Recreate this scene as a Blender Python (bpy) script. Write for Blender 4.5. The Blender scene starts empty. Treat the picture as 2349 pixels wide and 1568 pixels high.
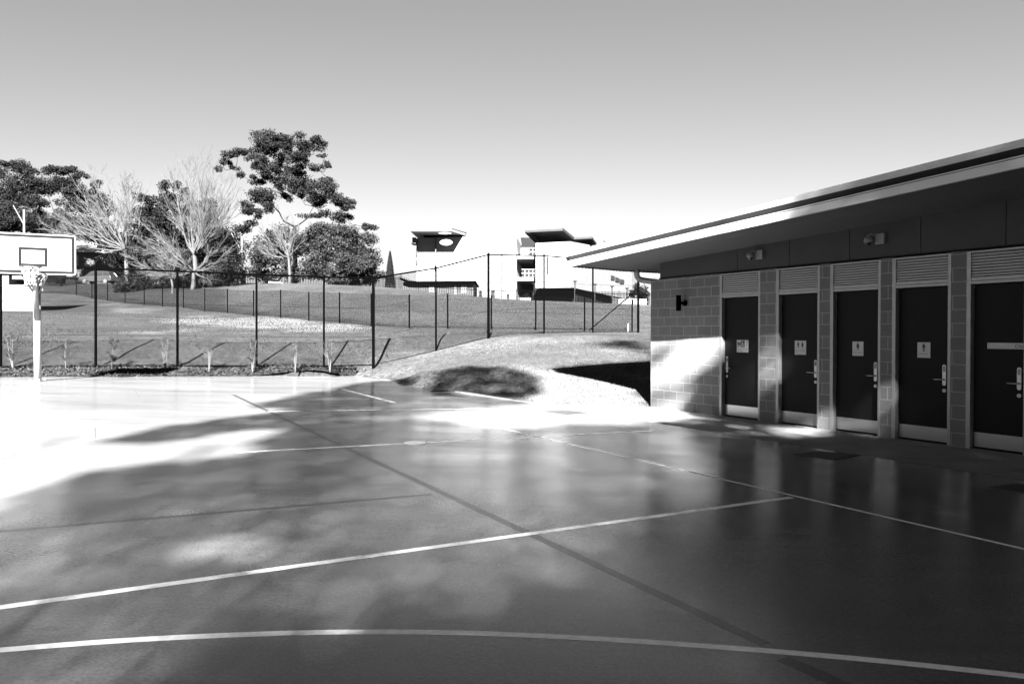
import bpy, bmesh, math, random
import numpy as np
from mathutils import Vector, Matrix, noise as mnoise
random.seed(7); np.random.seed(7)
R = math.radians
SC = bpy.context.scene; COL = SC.collection
SUN_EL = R(31.5)
TANE = math.tan(SUN_EL)
# ------------------------------------------------------------------ camera
F = 1697.0; CAMZ = 1.66; PITCH = math.atan(21/F)
cam = bpy.data.cameras.new('camera'); camo = bpy.data.objects.new('camera', cam); COL.objects.link(camo)
cam.sensor_width = 36; cam.lens = F/2349*36; cam.clip_end = 3000; cam.clip_start = .05
camo.location = (0, 0, CAMZ); camo.rotation_euler = (R(90)-PITCH, 0, 0)
SC.camera = camo
cp, sp = math.cos(PITCH), math.sin(PITCH)
def P(px, py, Z):                      # picture position + distance -> point
    u = (px-1174.5)/F; w = (784-py)/F
    y = cp + w*sp; z = -sp + w*cp
    return Vector((u/y*Z, Z, CAMZ + z/y*Z))
def proj(p):
    dx, dy, dz = p[0], p[1], p[2]-CAMZ
    f = dy*cp - dz*sp; v = dy*sp + dz*cp
    if f <= .01: return (-9999, 9999)
    return (1174.5 + F*dx/f, 784 - F*v/f)
# ------------------------------------------------------------------ facade frame: s along the wall (towards the viewer), D out of it
P0 = (4.2, 14.7); SX = (.503, -.8643); NN = (-.8643, -.503)
SL = .032
def Dof(x, y): return (x-P0[0])*NN[0] + (y-P0[1])*NN[1]
def Sof(x, y): return (x-P0[0])*SX[0] + (y-P0[1])*SX[1]
def plane(x, y): return SL*Dof(x, y)
def G(px, py, lift=0):                 # point of the sloping court under a picture position
    a = P(px, py, 1.0); dx, dy, dz = a.x, a.y, a.z-CAMZ
    k = dx*NN[0]+dy*NN[1]; d0 = Dof(0, 0)
    Z = (CAMZ - SL*d0)/(SL*k - dz)
    return Vector((dx*Z, dy*Z, CAMZ+dz*Z+lift))
def FW(s, D, z): return Vector((P0[0]+SX[0]*s+NN[0]*D, P0[1]+SX[1]*s+NN[1]*D, z))
def s_px(px):
    u = (px-1174.5)/F
    return (P0[1]*u-P0[0])/(SX[0]-SX[1]*u)
# ------------------------------------------------------------------ materials
def newmat(name):
    m = bpy.data.materials.new(name); m.use_nodes = True
    nt = m.node_tree; b = nt.nodes['Principled BSDF']
    return m, nt, b
def g3(v): return (v, v, v, 1)
def mat(name, v, rough=.6, metal=0, spec=.5, var=0, scale=5, bump=0, bscale=None, coat=0, detail=4, stretch=None):
    m, nt, b = newmat(name)
    b.inputs['Base Color'].default_value = g3(v); b.inputs['Roughness'].default_value = rough
    b.inputs['Metallic'].default_value = metal; b.inputs['Specular IOR Level'].default_value = spec
    if coat: b.inputs['Coat Weight'].default_value = coat
    tc = nt.nodes.new('ShaderNodeTexCoord'); vec = tc.outputs['Object']
    if stretch:
        mp = nt.nodes.new('ShaderNodeMapping'); mp.inputs['Scale'].default_value = stretch
        nt.links.new(vec, mp.inputs['Vector']); vec = mp.outputs['Vector']
    if var:
        n = nt.nodes.new('ShaderNodeTexNoise'); n.inputs['Scale'].default_value = scale; n.inputs['Detail'].default_value = detail
        nt.links.new(vec, n.inputs['Vector'])
        r = nt.nodes.new('ShaderNodeMapRange'); r.inputs['From Min'].default_value = .25; r.inputs['From Max'].default_value = .75
        r.inputs['To Min'].default_value = v*(1-var); r.inputs['To Max'].default_value = v*(1+var)
        nt.links.new(n.outputs['Fac'], r.inputs['Value']); nt.links.new(r.outputs['Result'], b.inputs['Base Color'])
    if bump:
        n = nt.nodes.new('ShaderNodeTexNoise'); n.inputs['Scale'].default_value = bscale or scale*3; n.inputs['Detail'].default_value = 5
        nt.links.new(vec, n.inputs['Vector'])
        bp = nt.nodes.new('ShaderNodeBump'); bp.inputs['Strength'].default_value = bump; bp.inputs['Distance'].default_value = .02
        nt.links.new(n.outputs['Fac'], bp.inputs['Height']); nt.links.new(bp.outputs['Normal'], b.inputs['Normal'])
    return m
def leafmat(name, v, var=.5, rough=.5, scale=.35, sss=0):
    m, nt, b = newmat(name)
    b.inputs['Roughness'].default_value = rough+.25; b.inputs['Specular IOR Level'].default_value = .06
    gm = nt.nodes.new('ShaderNodeNewGeometry')
    tc = nt.nodes.new('ShaderNodeTexCoord')
    n = nt.nodes.new('ShaderNodeTexNoise'); n.inputs['Scale'].default_value = scale; n.inputs['Detail'].default_value = 3
    nt.links.new(tc.outputs['Object'], n.inputs['Vector'])
    a = nt.nodes.new('ShaderNodeMath'); a.operation = 'ADD'
    nt.links.new(gm.outputs['Random Per Island'], a.inputs[0]); nt.links.new(n.outputs['Fac'], a.inputs[1])
    r = nt.nodes.new('ShaderNodeMapRange'); r.inputs['From Min'].default_value = .3; r.inputs['From Max'].default_value = 1.7
    r.inputs['To Min'].default_value = v*(1-var); r.inputs['To Max'].default_value = v*(1+var)
    nt.links.new(a.outputs[0], r.inputs['Value']); nt.links.new(r.outputs['Result'], b.inputs['Base Color'])
    return m
def court_mat():
    m, nt, b = newmat('sealed court concrete'); L = nt.links.new
    tc = nt.nodes.new('ShaderNodeTexCoord')
    def noi(scale, det, st=None, rough=.55):
        n = nt.nodes.new('ShaderNodeTexNoise'); n.inputs['Scale'].default_value = scale; n.inputs['Detail'].default_value = det; n.inputs['Roughness'].default_value = rough
        if st:
            mp = nt.nodes.new('ShaderNodeMapping'); mp.inputs['Rotation'].default_value = (0, 0, R(31)); mp.inputs['Scale'].default_value = st
            L(tc.outputs['Object'], mp.inputs['Vector']); L(mp.outputs['Vector'], n.inputs['Vector'])
        else: L(tc.outputs['Object'], n.inputs['Vector'])
        return n
    big = noi(.35, 6, (1, 1.7, 1)); fine = noi(60, 3); wet = noi(.5, 5, (.5, 1.6, 1)); streak = noi(3, 4, (.25, 2.5, 1))
    r1 = nt.nodes.new('ShaderNodeMapRange'); r1.inputs['From Min'].default_value = .3; r1.inputs['From Max'].default_value = .7
    r1.inputs['To Min'].default_value = .095; r1.inputs['To Max'].default_value = .128
    L(big.outputs['Fac'], r1.inputs['Value'])
    r2 = nt.nodes.new('ShaderNodeMapRange'); r2.inputs['From Min'].default_value = .3; r2.inputs['From Max'].default_value = .7
    r2.inputs['To Min'].default_value = .72; r2.inputs['To Max'].default_value = 1.25
    L(fine.outputs['Fac'], r2.inputs['Value'])
    r4 = nt.nodes.new('ShaderNodeMapRange'); r4.inputs['From Min'].default_value = .35; r4.inputs['From Max'].default_value = .7
    r4.inputs['To Min'].default_value = 1.0; r4.inputs['To Max'].default_value = .82
    L(streak.outputs['Fac'], r4.inputs['Value'])
    mu = nt.nodes.new('ShaderNodeMath'); mu.operation = 'MULTIPLY'; L(r1.outputs[0], mu.inputs[0]); L(r2.outputs[0], mu.inputs[1])
    mu2 = nt.nodes.new('ShaderNodeMath'); mu2.operation = 'MULTIPLY'; L(mu.outputs[0], mu2.inputs[0]); L(r4.outputs[0], mu2.inputs[1])
    L(mu2.outputs[0], b.inputs['Base Color'])
    r3 = nt.nodes.new('ShaderNodeMapRange'); r3.inputs['From Min'].default_value = .35; r3.inputs['From Max'].default_value = .68
    r3.inputs['To Min'].default_value = .11; r3.inputs['To Max'].default_value = .25
    L(wet.outputs['Fac'], r3.inputs['Value']); L(r3.outputs[0], b.inputs['Roughness'])
    b.inputs['Specular IOR Level'].default_value = .33
    bp = nt.nodes.new('ShaderNodeBump'); bp.inputs['Strength'].default_value = .22; bp.inputs['Distance'].default_value = .004
    L(fine.outputs['Fac'], bp.inputs['Height']); L(bp.outputs['Normal'], b.inputs['Normal'])
    return m
def block_mat(name, w=.4, h=.2, v=.27, mortar=.55, xo=0):
    m, nt, b = newmat(name); L = nt.links.new
    tc = nt.nodes.new('ShaderNodeTexCoord'); se = nt.nodes.new('ShaderNodeSeparateXYZ'); co = nt.nodes.new('ShaderNodeCombineXYZ')
    L(tc.outputs['Object'], se.inputs[0]); ad = nt.nodes.new('ShaderNodeMath'); ad.operation = 'ADD'; ad.inputs[1].default_value = xo
    L(se.outputs['X'], ad.inputs[0]); L(ad.outputs[0], co.inputs['X']); L(se.outputs['Z'], co.inputs['Y'])
    br = nt.nodes.new('ShaderNodeTexBrick'); br.inputs['Scale'].default_value = 1; br.inputs['Brick Width'].default_value = w
    br.inputs['Row Height'].default_value = h; br.inputs['Mortar Size'].default_value = .006 if w > .3 else .006
    br.inputs['Mortar Smooth'].default_value = .1; br.inputs['Color1'].default_value = g3(v*.9); br.inputs['Color2'].default_value = g3(v*1.12)
    br.inputs['Mortar'].default_value = g3(mortar); L(co.outputs[0], br.inputs['Vector'])
    n = nt.nodes.new('ShaderNodeTexNoise'); n.inputs['Scale'].default_value = 110; n.inputs['Detail'].default_value = 2; L(tc.outputs['Object'], n.inputs['Vector'])
    n2 = nt.nodes.new('ShaderNodeTexNoise'); n2.inputs['Scale'].default_value = 2.2; n2.inputs['Detail'].default_value = 5; L(tc.outputs['Object'], n2.inputs['Vector'])
    r = nt.nodes.new('ShaderNodeMapRange'); r.inputs['From Min'].default_value = .35; r.inputs['From Max'].default_value = .65
    r.inputs['To Min'].default_value = .45; r.inputs['To Max'].default_value = 1.5; L(n.outputs['Fac'], r.inputs['Value'])
    r2 = nt.nodes.new('ShaderNodeMapRange'); r2.inputs['To Min'].default_value = .75; r2.inputs['To Max'].default_value = 1.2; L(n2.outputs['Fac'], r2.inputs['Value'])
    mu = nt.nodes.new('ShaderNodeMath'); mu.operation = 'MULTIPLY'; L(r.outputs[0], mu.inputs[0]); L(r2.outputs[0], mu.inputs[1])
    mx = nt.nodes.new('ShaderNodeMix'); mx.data_type = 'RGBA'; mx.blend_type = 'MULTIPLY'; mx.inputs[0].default_value = .9
    L(br.outputs['Color'], mx.inputs[6]); L(mu.outputs[0], mx.inputs[7]); L(mx.outputs[2], b.inputs['Base Color'])
    b.inputs['Roughness'].default_value = .85; b.inputs['Specular IOR Level'].default_value = .25
    bp = nt.nodes.new('ShaderNodeBump'); bp.inputs['Strength'].default_value = .5; bp.inputs['Distance'].default_value = .008; bp.invert = True
    L(br.outputs['Fac'], bp.inputs['Height'])
    bp2 = nt.nodes.new('ShaderNodeBump'); bp2.inputs['Strength'].default_value = .35; bp2.inputs['Distance'].default_value = .004
    L(n.outputs['Fac'], bp2.inputs['Height']); L(bp.outputs['Normal'], bp2.inputs['Normal']); L(bp2.outputs['Normal'], b.inputs['Normal'])
    return m
def ground_mat():
    m, nt, b = newmat('lawn and bare earth'); L = nt.links.new
    tc = nt.nodes.new('ShaderNodeTexCoord')
    def noi(s, d, ro=.6, st=None):
        n = nt.nodes.new('ShaderNodeTexNoise'); n.inputs['Scale'].default_value = s; n.inputs['Detail'].default_value = d; n.inputs['Roughness'].default_value = ro
        if st:
            mp = nt.nodes.new('ShaderNodeMapping'); mp.inputs['Scale'].default_value = st
            L(tc.outputs['Object'], mp.inputs['Vector']); L(mp.outputs['Vector'], n.inputs['Vector'])
        else: L(tc.outputs['Object'], n.inputs['Vector'])
        return n
    def mr(src, a, bb, c, d):
        r = nt.nodes.new('ShaderNodeMapRange'); r.inputs['From Min'].default_value = a; r.inputs['From Max'].default_value = bb
        r.inputs['To Min'].default_value = c; r.inputs['To Max'].default_value = d; L(src, r.inputs['Value']); return r.outputs[0]
    def mul(a, c):
        k = nt.nodes.new('ShaderNodeMath'); k.operation = 'MULTIPLY'; L(a, k.inputs[0]); L(c, k.inputs[1]); return k.outputs[0]
    n1 = noi(.22, 6); n2 = noi(7, 5, .75); n3 = noi(1.3, 4)
    g = mul(mul(mr(n1.outputs['Fac'], .3, .7, .016, .03), mr(n2.outputs['Fac'], .35, .65, .35, 1.7)), mr(n3.outputs['Fac'], .3, .7, .75, 1.3))
    at = nt.nodes.new('ShaderNodeAttribute'); at.attribute_name = 'bare'
    n4 = noi(.55, 7, .68, (.6, 1.3, 1))
    sm = nt.nodes.new('ShaderNodeMath'); sm.operation = 'ADD'; L(at.outputs['Fac'], sm.inputs[0]); L(n4.outputs['Fac'], sm.inputs[1])
    fac = mr(sm.outputs[0], .84, 1.12, 0, 1)
    earth = mul(mr(n3.outputs['Fac'], .2, .8, .06, .10), mr(n2.outputs['Fac'], .3, .7, .8, 1.15))
    mx = nt.nodes.new('ShaderNodeMix'); mx.data_type = 'RGBA'; L(fac, mx.inputs[0]); L(g, mx.inputs[6]); L(earth, mx.inputs[7])
    at2 = nt.nodes.new('ShaderNodeAttribute'); at2.attribute_name = 'tone_shade'
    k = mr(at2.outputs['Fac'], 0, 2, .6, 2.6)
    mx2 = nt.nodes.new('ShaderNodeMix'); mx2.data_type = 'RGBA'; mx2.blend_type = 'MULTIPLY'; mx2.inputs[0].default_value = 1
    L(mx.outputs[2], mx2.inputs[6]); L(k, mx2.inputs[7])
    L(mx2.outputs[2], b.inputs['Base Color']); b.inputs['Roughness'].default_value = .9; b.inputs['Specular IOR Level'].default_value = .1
    bp = nt.nodes.new('ShaderNodeBump'); bp.inputs['Strength'].default_value = .9; bp.inputs['Distance'].default_value = .12
    L(n2.outputs['Fac'], bp.inputs['Height']); L(bp.outputs['Normal'], b.inputs['Normal'])
    return m
M = dict(
    court=court_mat(), block=block_mat('split face block', v=.11, mortar=.23, xo=.13), brick=block_mat('dark brick', .24, .086, .03, .05),
    wbrick=block_mat('white painted brick', .6, .22, .085, .04), ground=ground_mat(),
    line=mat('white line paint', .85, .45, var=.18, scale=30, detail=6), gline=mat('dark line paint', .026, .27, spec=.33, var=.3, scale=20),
    fline=mat('faded line paint', .42, .4, var=.3, scale=14, detail=6),
    joint=mat('joint filler', .03, .7), lidm=mat('cast iron lid', .03, .5, var=.4, scale=40), black=mat('black coated steel', .0007, .9, spec=.0), blackw=mat('black fence wire', .0015, .9, spec=.0),
    door=mat('dark door paint', .005, .45, spec=.1, var=.15, scale=3), alu=mat('brushed aluminium frame', .22, .38, metal=.6, var=.12, scale=8, bump=.02),
    steel=mat('stainless steel', .3, .28, metal=.9, var=.12, scale=6, stretch=(1, 1, 30)),
    slat=mat('louvre slat', .36, .45), dark=mat('dark void', .006, .9, spec=.1),
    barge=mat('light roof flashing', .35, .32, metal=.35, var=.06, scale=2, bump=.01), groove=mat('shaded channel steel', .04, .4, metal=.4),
    panel=mat('fibre cement panel', .024, .7, var=.18, scale=2.5, detail=7), soffit=mat('soffit lining', .085, .6, var=.06, scale=4),
    apron=mat('broomed concrete', .16, .7, var=.22, scale=2.5, detail=8, bump=.15, bscale=50, stretch=(1, 1, 1)),
    sign=mat('sign plate', .34, .35, var=.08, scale=6), ink=mat('sign ink', .01, .5), gal=mat('galvanised steel', .22, .4, metal=.5, var=.18, scale=7),
    board=mat('white backboard', .085, .4, var=.03, scale=3), bline=mat('grey backboard line', .007, .9, spec=0), rim=mat('hoop paint', .02, .6, spec=.1), net=mat('white net cord', .13, .8),
    mulch=mat('bark mulch', .013, .9, spec=.1, var=.8, scale=16, detail=6, bump=1, bscale=30), chip=leafmat('bark chips', .02, .85, .9, 3),
    grass=leafmat('grass blades', .024, .45, .7, .6), grass2=leafmat('rough grass', .02, .6, .8, .4),
    bark=mat('dark bark', .0016, .95, spec=.03, var=.4, scale=3), pale=mat('pale bare bark', .036, .95, spec=.1, var=.3, scale=2), wbark=mat('sapling stem', .045, .9, spec=.05),
    gum=leafmat('gum leaves', .0055, .6, .55, .5), gum2=leafmat('far gum leaves', .005, .7, .6, .4), glossy=leafmat('broad glossy leaves', .0095, .65, .36, .6),
    pine=leafmat('conifer needles', .0045, .6, .7, .5), shrub=leafmat('shrub leaves', .0045, .75, .6, .5), canopy=leafmat('canopy leaves', .03, .4, .6, .4), young=leafmat('sapling leaves', .007, .6, .6, 2),
    render=mat('white render', .11, .7, var=.03, scale=.4), clad=mat('pale cladding', .15, .6, var=.04, scale=.6), undr=mat('grey soffit board', .045, .9, spec=.05, var=.1, scale=1), gsoff=mat('dark grey soffit', .022, .9, spec=.03, var=.1, scale=1),
    glass=mat('dark glass', .01, .12, spec=.7), car=mat('silver car paint', .03, .3, metal=.5, coat=1), wcar=mat('white car paint', .7, .3, coat=1), tyre=mat('tyre rubber', .01, .8),
    wood=mat('weathered timber pole', .07, .85, var=.25, scale=4), lampm=mat('lamp head', .3, .5), tin=mat('roof tin', .15, .45, var=.1, scale=1), fcl=mat('sheet cladding', .14, .6, var=.25, scale=1.2, stretch=(3, 1, .3)),
    cambody=mat('camera plastic', .18, .4), dome=mat('smoked dome', .01, .1, spec=.8), cap=mat('steel floor cap', .75, .3, metal=.3), road=mat('asphalt', .05, .9, var=.2, scale=3),
)
# soffit gets a fine rib
def rib(m, axis, scale, st):
    nt = m.node_tree; b = nt.nodes['Principled BSDF']; tc = nt.nodes.new('ShaderNodeTexCoord'); w = nt.nodes.new('ShaderNodeTexWave')
    w.bands_direction = axis; w.inputs['Scale'].default_value = scale; nt.links.new(tc.outputs['Object'], w.inputs['Vector'])
    bp = nt.nodes.new('ShaderNodeBump'); bp.inputs['Strength'].default_value = st; bp.inputs['Distance'].default_value = .01
    nt.links.new(w.outputs['Fac'], bp.inputs['Height']); nt.links.new(bp.outputs['Normal'], b.inputs['Normal'])
rib(M['soffit'], 'Y', 4, .5)
# ------------------------------------------------------------------ mesh builder
class MB:
    def __init__(s): s.v = []; s.f = []; s.m = []; s.mi = 0
    def add(s, vs, fs):
        o = len(s.v); s.v += [tuple(v) for v in vs]; s.f += [tuple(i+o for i in f) for f in fs]; s.m += [s.mi]*len(fs); return s
    def box(s, a, b):
        (x0, y0, z0), (x1, y1, z1) = a, b
        return s.add([(x0,y0,z0),(x1,y0,z0),(x1,y1,z0),(x0,y1,z0),(x0,y0,z1),(x1,y0,z1),(x1,y1,z1),(x0,y1,z1)],
                     [(0,3,2,1),(4,5,6,7),(0,1,5,4),(1,2,6,5),(2,3,7,6),(3,0,4,7)])
    def hexa(s, bot, top):     # matching loops
        n = len(bot); return s.add(list(bot)+list(top), [tuple(range(n))[::-1], tuple(range(n, 2*n))]+[(i, (i+1) % n, n+(i+1) % n, n+i) for i in range(n)])
    def tube(s, pts, rs, n=8, cap=True):
        pts = [Vector(p) for p in pts]; k = len(pts)
        if not isinstance(rs, (list, tuple)): rs = [rs]*k
        vs = []; prev = None
        for i, p in enumerate(pts):
            d = (pts[min(i+1, k-1)]-pts[max(i-1, 0)]); d = d.normalized() if d.length > 1e-9 else Vector((0, 0, 1))
            if prev is None:
                a = d.cross(Vector((0, 0, 1))); a = a if a.length > .05 else d.cross(Vector((1, 0, 0))); a.normalize()
            else: a = (prev-d*prev.dot(d)); a = a.normalized() if a.length > 1e-6 else d.orthogonal().normalized()
            prev = a; b = d.cross(a)
            for j in range(n): an = 2*math.pi*j/n; vs.append(p+(a*math.cos(an)+b*math.sin(an))*rs[i])
        fs = [(i*n+j, i*n+(j+1) % n, (i+1)*n+(j+1) % n, (i+1)*n+j) for i in range(k-1) for j in range(n)]
        if cap and n > 2: fs += [tuple(range(n))[::-1], tuple((k-1)*n+j for j in range(n))]
        return s.add(vs, fs)
    def sphere(s, c, r, u=12, w=8, zs=1):
        vs = [(c[0], c[1], c[2]+r*zs)]
        for i in range(1, w):
            t = math.pi*i/w
            for j in range(u): a = 2*math.pi*j/u; vs.append((c[0]+r*math.sin(t)*math.cos(a), c[1]+r*math.sin(t)*math.sin(a), c[2]+r*zs*math.cos(t)))
        vs.append((c[0], c[1], c[2]-r*zs)); fs = [(0, 1+j, 1+(j+1) % u) for j in range(u)]
        for i in range(w-2):
            for j in range(u): fs.append((1+i*u+j, 1+(i+1)*u+j, 1+(i+1)*u+(j+1) % u, 1+i*u+(j+1) % u))
        L = len(vs)-1; fs += [(L, 1+(w-2)*u+(j+1) % u, 1+(w-2)*u+j) for j in range(u)]
        return s.add(vs, fs)
    def build(s, name, mats, parent=None, smooth=False, bevel=0, kind=None):
        me = bpy.data.meshes.new(name); me.from_pydata(s.v, [], s.f)
        for m in (mats if isinstance(mats, (list, tuple)) else [mats]): me.materials.append(m)
        if any(s.m): me.polygons.foreach_set('material_index', s.m)
        if smooth: me.polygons.foreach_set('use_smooth', [True]*len(me.polygons))
        me.update()
        o = bpy.data.objects.new(name, me); COL.objects.link(o)
        if bevel:
            bm = bmesh.new(); bm.from_mesh(me); bmesh.ops.recalc_face_normals(bm, faces=bm.faces[:]); bm.to_mesh(me); bm.free()
            md = o.modifiers.new('bevel', 'BEVEL'); md.width = bevel; md.segments = 2; md.limit_method = 'ANGLE'
        if parent is not None: o.parent = parent
        if kind: o['kind'] = kind
        return o
def tag(o, label=None, cat=None, group=None, kind=None):
    if label: o['label'] = label
    if cat: o['category'] = cat
    if group: o['group'] = group
    if kind: o['kind'] = kind
    return o
def empty(name, loc, label=None, cat=None, group=None, rz=0):
    o = bpy.data.objects.new(name, None); COL.objects.link(o); o.location = loc; o.rotation_euler = (0, 0, rz); o.empty_display_size = .2
    return tag(o, label, cat, group)
def local(root): # world->local for an unrotated root
    l = Vector(root.location); return lambda p: Vector(p)-l
def copy_tree(o, parent=None):
    c = o.copy(); COL.objects.link(c); c.parent = parent
    for ch in [k for k in o.children]: copy_tree(ch, c)
    return c
# ------------------------------------------------------------------ terrain
edge_px = [(-900, 866), (-420, 866), (0, 864.5), (300, 863), (550, 862.5), (780, 862), (826, 862), (910, 874.5), (1045, 898), (1150, 914), (1248, 927.5), (1400, 938), (1484, 934)]
edge = [G(*e) for e in edge_px]
fence_px = [(-210, 849, 22.9, 628-30), (2, 845, 23.6, 608), (219.5, 843.5, 24.3, 615), (407, 843, 25.0, 622), (588.5, 842.5, 26.0, 629.5), (743, 842, 26.7, 635), (856.5, 840, 27.2, 638),
            (1000, 806, 29.0, 615), (1120.5, 775.5, 29.4, 584), (1248, 765.5, 31.0, 586.5), (1360, 763.5, 32.2, 596), (1464, 763, 33.0, 600)]
low_px = [(-60, 668, 92), (60, 671, 86), (175, 676, 78), (211, 685, 75), (247, 690, 72), (287, 695, 69), (331, 700, 66), (373, 703, 63), (421, 706, 60), (470, 714.5, 57), (522, 718.6, 54), (582, 725, 50.5), (644, 728, 47.5), (708.5, 736, 45), (779, 741, 42.5), (852, 748.6, 40), (939, 754, 38.3), (1027, 753.5, 38), (1127, 756, 38), (1229, 757, 38.3), (1341, 759.5, 39), (1450, 762, 40)]
ctrl = [(e.x, e.y, e.z) for e in edge]
for a, b, c, d in fence_px: p = P(a, b, c); ctrl.append(tuple(p))
for a, b, c in low_px: ctrl.append(tuple(P(a, b, c)))
for a, b, c in [(348, 783, 28), (150, 790, 27), (0, 790, 26.5), (560, 784, 29.5), (730, 776, 31), (880, 773, 31), (1000, 770, 32.5),
                (300, 755, 34), (100, 755, 33), (600, 755, 36), (60, 713, 51), (-150, 713, 50), (150, 722, 45), (330, 728, 43), (500, 740, 42),
                (540, 657, 70), (700, 660, 64), (850, 665, 60), (980, 676, 60), (1100, 689, 60), (1310, 694, 60), (1497, 702, 60), (1650, 706, 60),
                (450, 681, 68), (382, 676, 72), (300, 668, 76), (220, 658, 90), (100, 655, 95), (-100, 652, 95), (420, 664, 85), (600, 668, 85), (700, 674, 85), (900, 690, 85), (1100, 706, 85), (1400, 716, 90),
                (852, 705, 49), (1027, 715, 48), (1229, 722, 48), (1400, 728, 48), (644, 690, 57),
                (200, 655, 115), (600, 680, 115), (1100, 722, 115), (1500, 725, 120),
                (1223, 852, 21.2), (1494, 832, 22.8), (1100, 846, 21.8), (1000, 858, 21.0), (1340, 880, 19.2), (940, 858, 22.2), (1300, 800, 26), (1440, 790, 27)]:
    ctrl.append(tuple(P(a, b, c)))
for s in (-10, -4, 0, 4, 8, 14):
    for D in (0, 6, 12, 20, 28):
        p = FW(s, D, SL*D)
        if p.y < 15 + .0*p.x and not (s < -2): ctrl.append(tuple(p))
for s in (-2, 3, 8, 14):
    for D in (-4, -10): ctrl.append(tuple(FW(s, D, 0)))
C = np.array(ctrl)
def tps(r2): return .5*r2*np.log(np.maximum(r2, 1e-12))
n = len(C); d2 = ((C[:, None, :2]-C[None, :, :2])**2).sum(-1)
K = tps(d2)+np.eye(n)*.35; Pm = np.c_[np.ones(n), C[:, :2]]
A = np.block([[K, Pm], [Pm.T, np.zeros((3, 3))]]); TW = np.linalg.solve(A, np.r_[C[:, 2], 0, 0, 0])
def Tz_arr(X, Y):
    X0 = np.clip(X, -75, 45); Y0 = np.clip(Y, 2, 118)
    d2 = (X0[:, None]-C[None, :, 0])**2+(Y0[:, None]-C[None, :, 1])**2
    z = tps(d2)@TW[:-3]+TW[-3]+TW[-2]*X0+TW[-1]*Y0
    z = np.clip(z, -.3, 8.5)
    far = np.clip((np.hypot(X-X0, Y-Y0))/200, 0, 1)
    return z*(1-far)+far*.5
def Tz(x, y): return float(Tz_arr(np.array([x]), np.array([y]))[0])
court_poly = [(e.x, e.y) for e in edge]+[(FW(-2.3, -.2, 0).x, FW(-2.3, -.2, 0).y), (FW(-2.1, -6, 0).x, FW(-2.1, -6, 0).y), (FW(16, -6, 0).x, FW(16, -6, 0).y), (16, -14), (-36, -14)]
def inpoly(x, y, poly):
    c = False; j = len(poly)-1
    for i in range(len(poly)):
        if (poly[i][1] > y) != (poly[j][1] > y) and x < (poly[j][0]-poly[i][0])*(y-poly[i][1])/(poly[j][1]-poly[i][1])+poly[i][0]: c = not c
        j = i
    return c
xs = np.r_[-900, -400, -200, -120, -95, np.arange(-80, -26, 1.2), np.arange(-26, 12, .36), np.arange(12, 50, 1.2), 60, 80, 120, 200, 400, 900]
ys = np.r_[-600, -200, -80, -40, np.arange(-16, 14, 2.), np.arange(14, 34, .36), np.arange(34, 75, .8), np.arange(75, 125, 2), 140, 180, 260, 500, 1200]
XX, YY = np.meshgrid(xs, ys); ZZ = Tz_arr(XX.ravel(), YY.ravel())
vs = []; bare = []; tone_shade = []
ell = [(470, 736, 110, 10, 1), (600, 742, 130, 14, 1.1), (740, 752, 110, 10, 1.1), (420, 757, 70, 7, .7), (300, 712, 90, 9, .7), (250, 700, 70, 9, .5), (330, 762, 110, 7, .6), (560, 762, 170, 6, .5), (80, 752, 90, 8, .35), (860, 750, 60, 5, .5), (1250, 757, 160, 3, .4), (1150, 730, 60, 3, .2)]
for x, y, z in zip(XX.ravel(), YY.ravel(), ZZ):
    x = float(x); y = float(y); z = float(z)
    ins = inpoly(x, y, court_poly)
    if ins: z = plane(x, y)-.035
    elif y > 26: z += .05*mnoise.noise((x*.25, y*.25, 0))+.02*mnoise.noise((x*.9, y*.9, 3))
    elif not ins and y > 14: z += .015*mnoise.noise((x*.9, y*.9, 3))
    vs.append((x, y, z)); q = proj((x, y, z)); m = 0
    if y > 14:
        for ex, ey, rx, ry, k in ell:
            t = ((q[0]-ex)/rx)**2+((q[1]-ey)/ry)**2
            if t < 4: m = max(m, k*math.exp(-t*.7))
    bare.append(m*.8)
    near = (y < 34 and x > -6 and q[1] > 762)
    tone_shade.append(1.9 if (q[0] > 1205 and q[1] > 848+(q[0]-1205)*.16 and 14 < y < 24) else 1.0 if (y < 29.2+max(0, x)*.12 and x > -5.5-(29-y)*.25) else 0 if (q[1] < 716 and q[0] < 520) else .35 if y < 58 else .6)  # grass tone per region; zero paints tree shade into the left rear slope
nx = len(xs); fs = [(j*nx+i, j*nx+i+1, (j+1)*nx+i+1, (j+1)*nx+i) for j in range(len(ys)-1) for i in range(nx-1)]
mb = MB(); mb.v = vs; mb.f = fs; mb.m = [0]*len(fs)
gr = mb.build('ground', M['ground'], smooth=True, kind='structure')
for nm, dat in (('bare', bare), ('tone_shade', tone_shade)):
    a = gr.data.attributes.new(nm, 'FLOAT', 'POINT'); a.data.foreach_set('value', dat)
# court slab
mb = MB(); top = [(x, y, plane(x, y)) for x, y in court_poly]; bot = [(x, y, z-.16) for x, y, z in top]
mb.hexa(bot[::-1], top[::-1])
me = mb.build('court', M['court'], kind='structure')
bm = bmesh.new(); bm.from_mesh(me.data); bmesh.ops.recalc_face_normals(bm, faces=bm.faces[:]); bm.to_mesh(me.data); bm.free()
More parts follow.
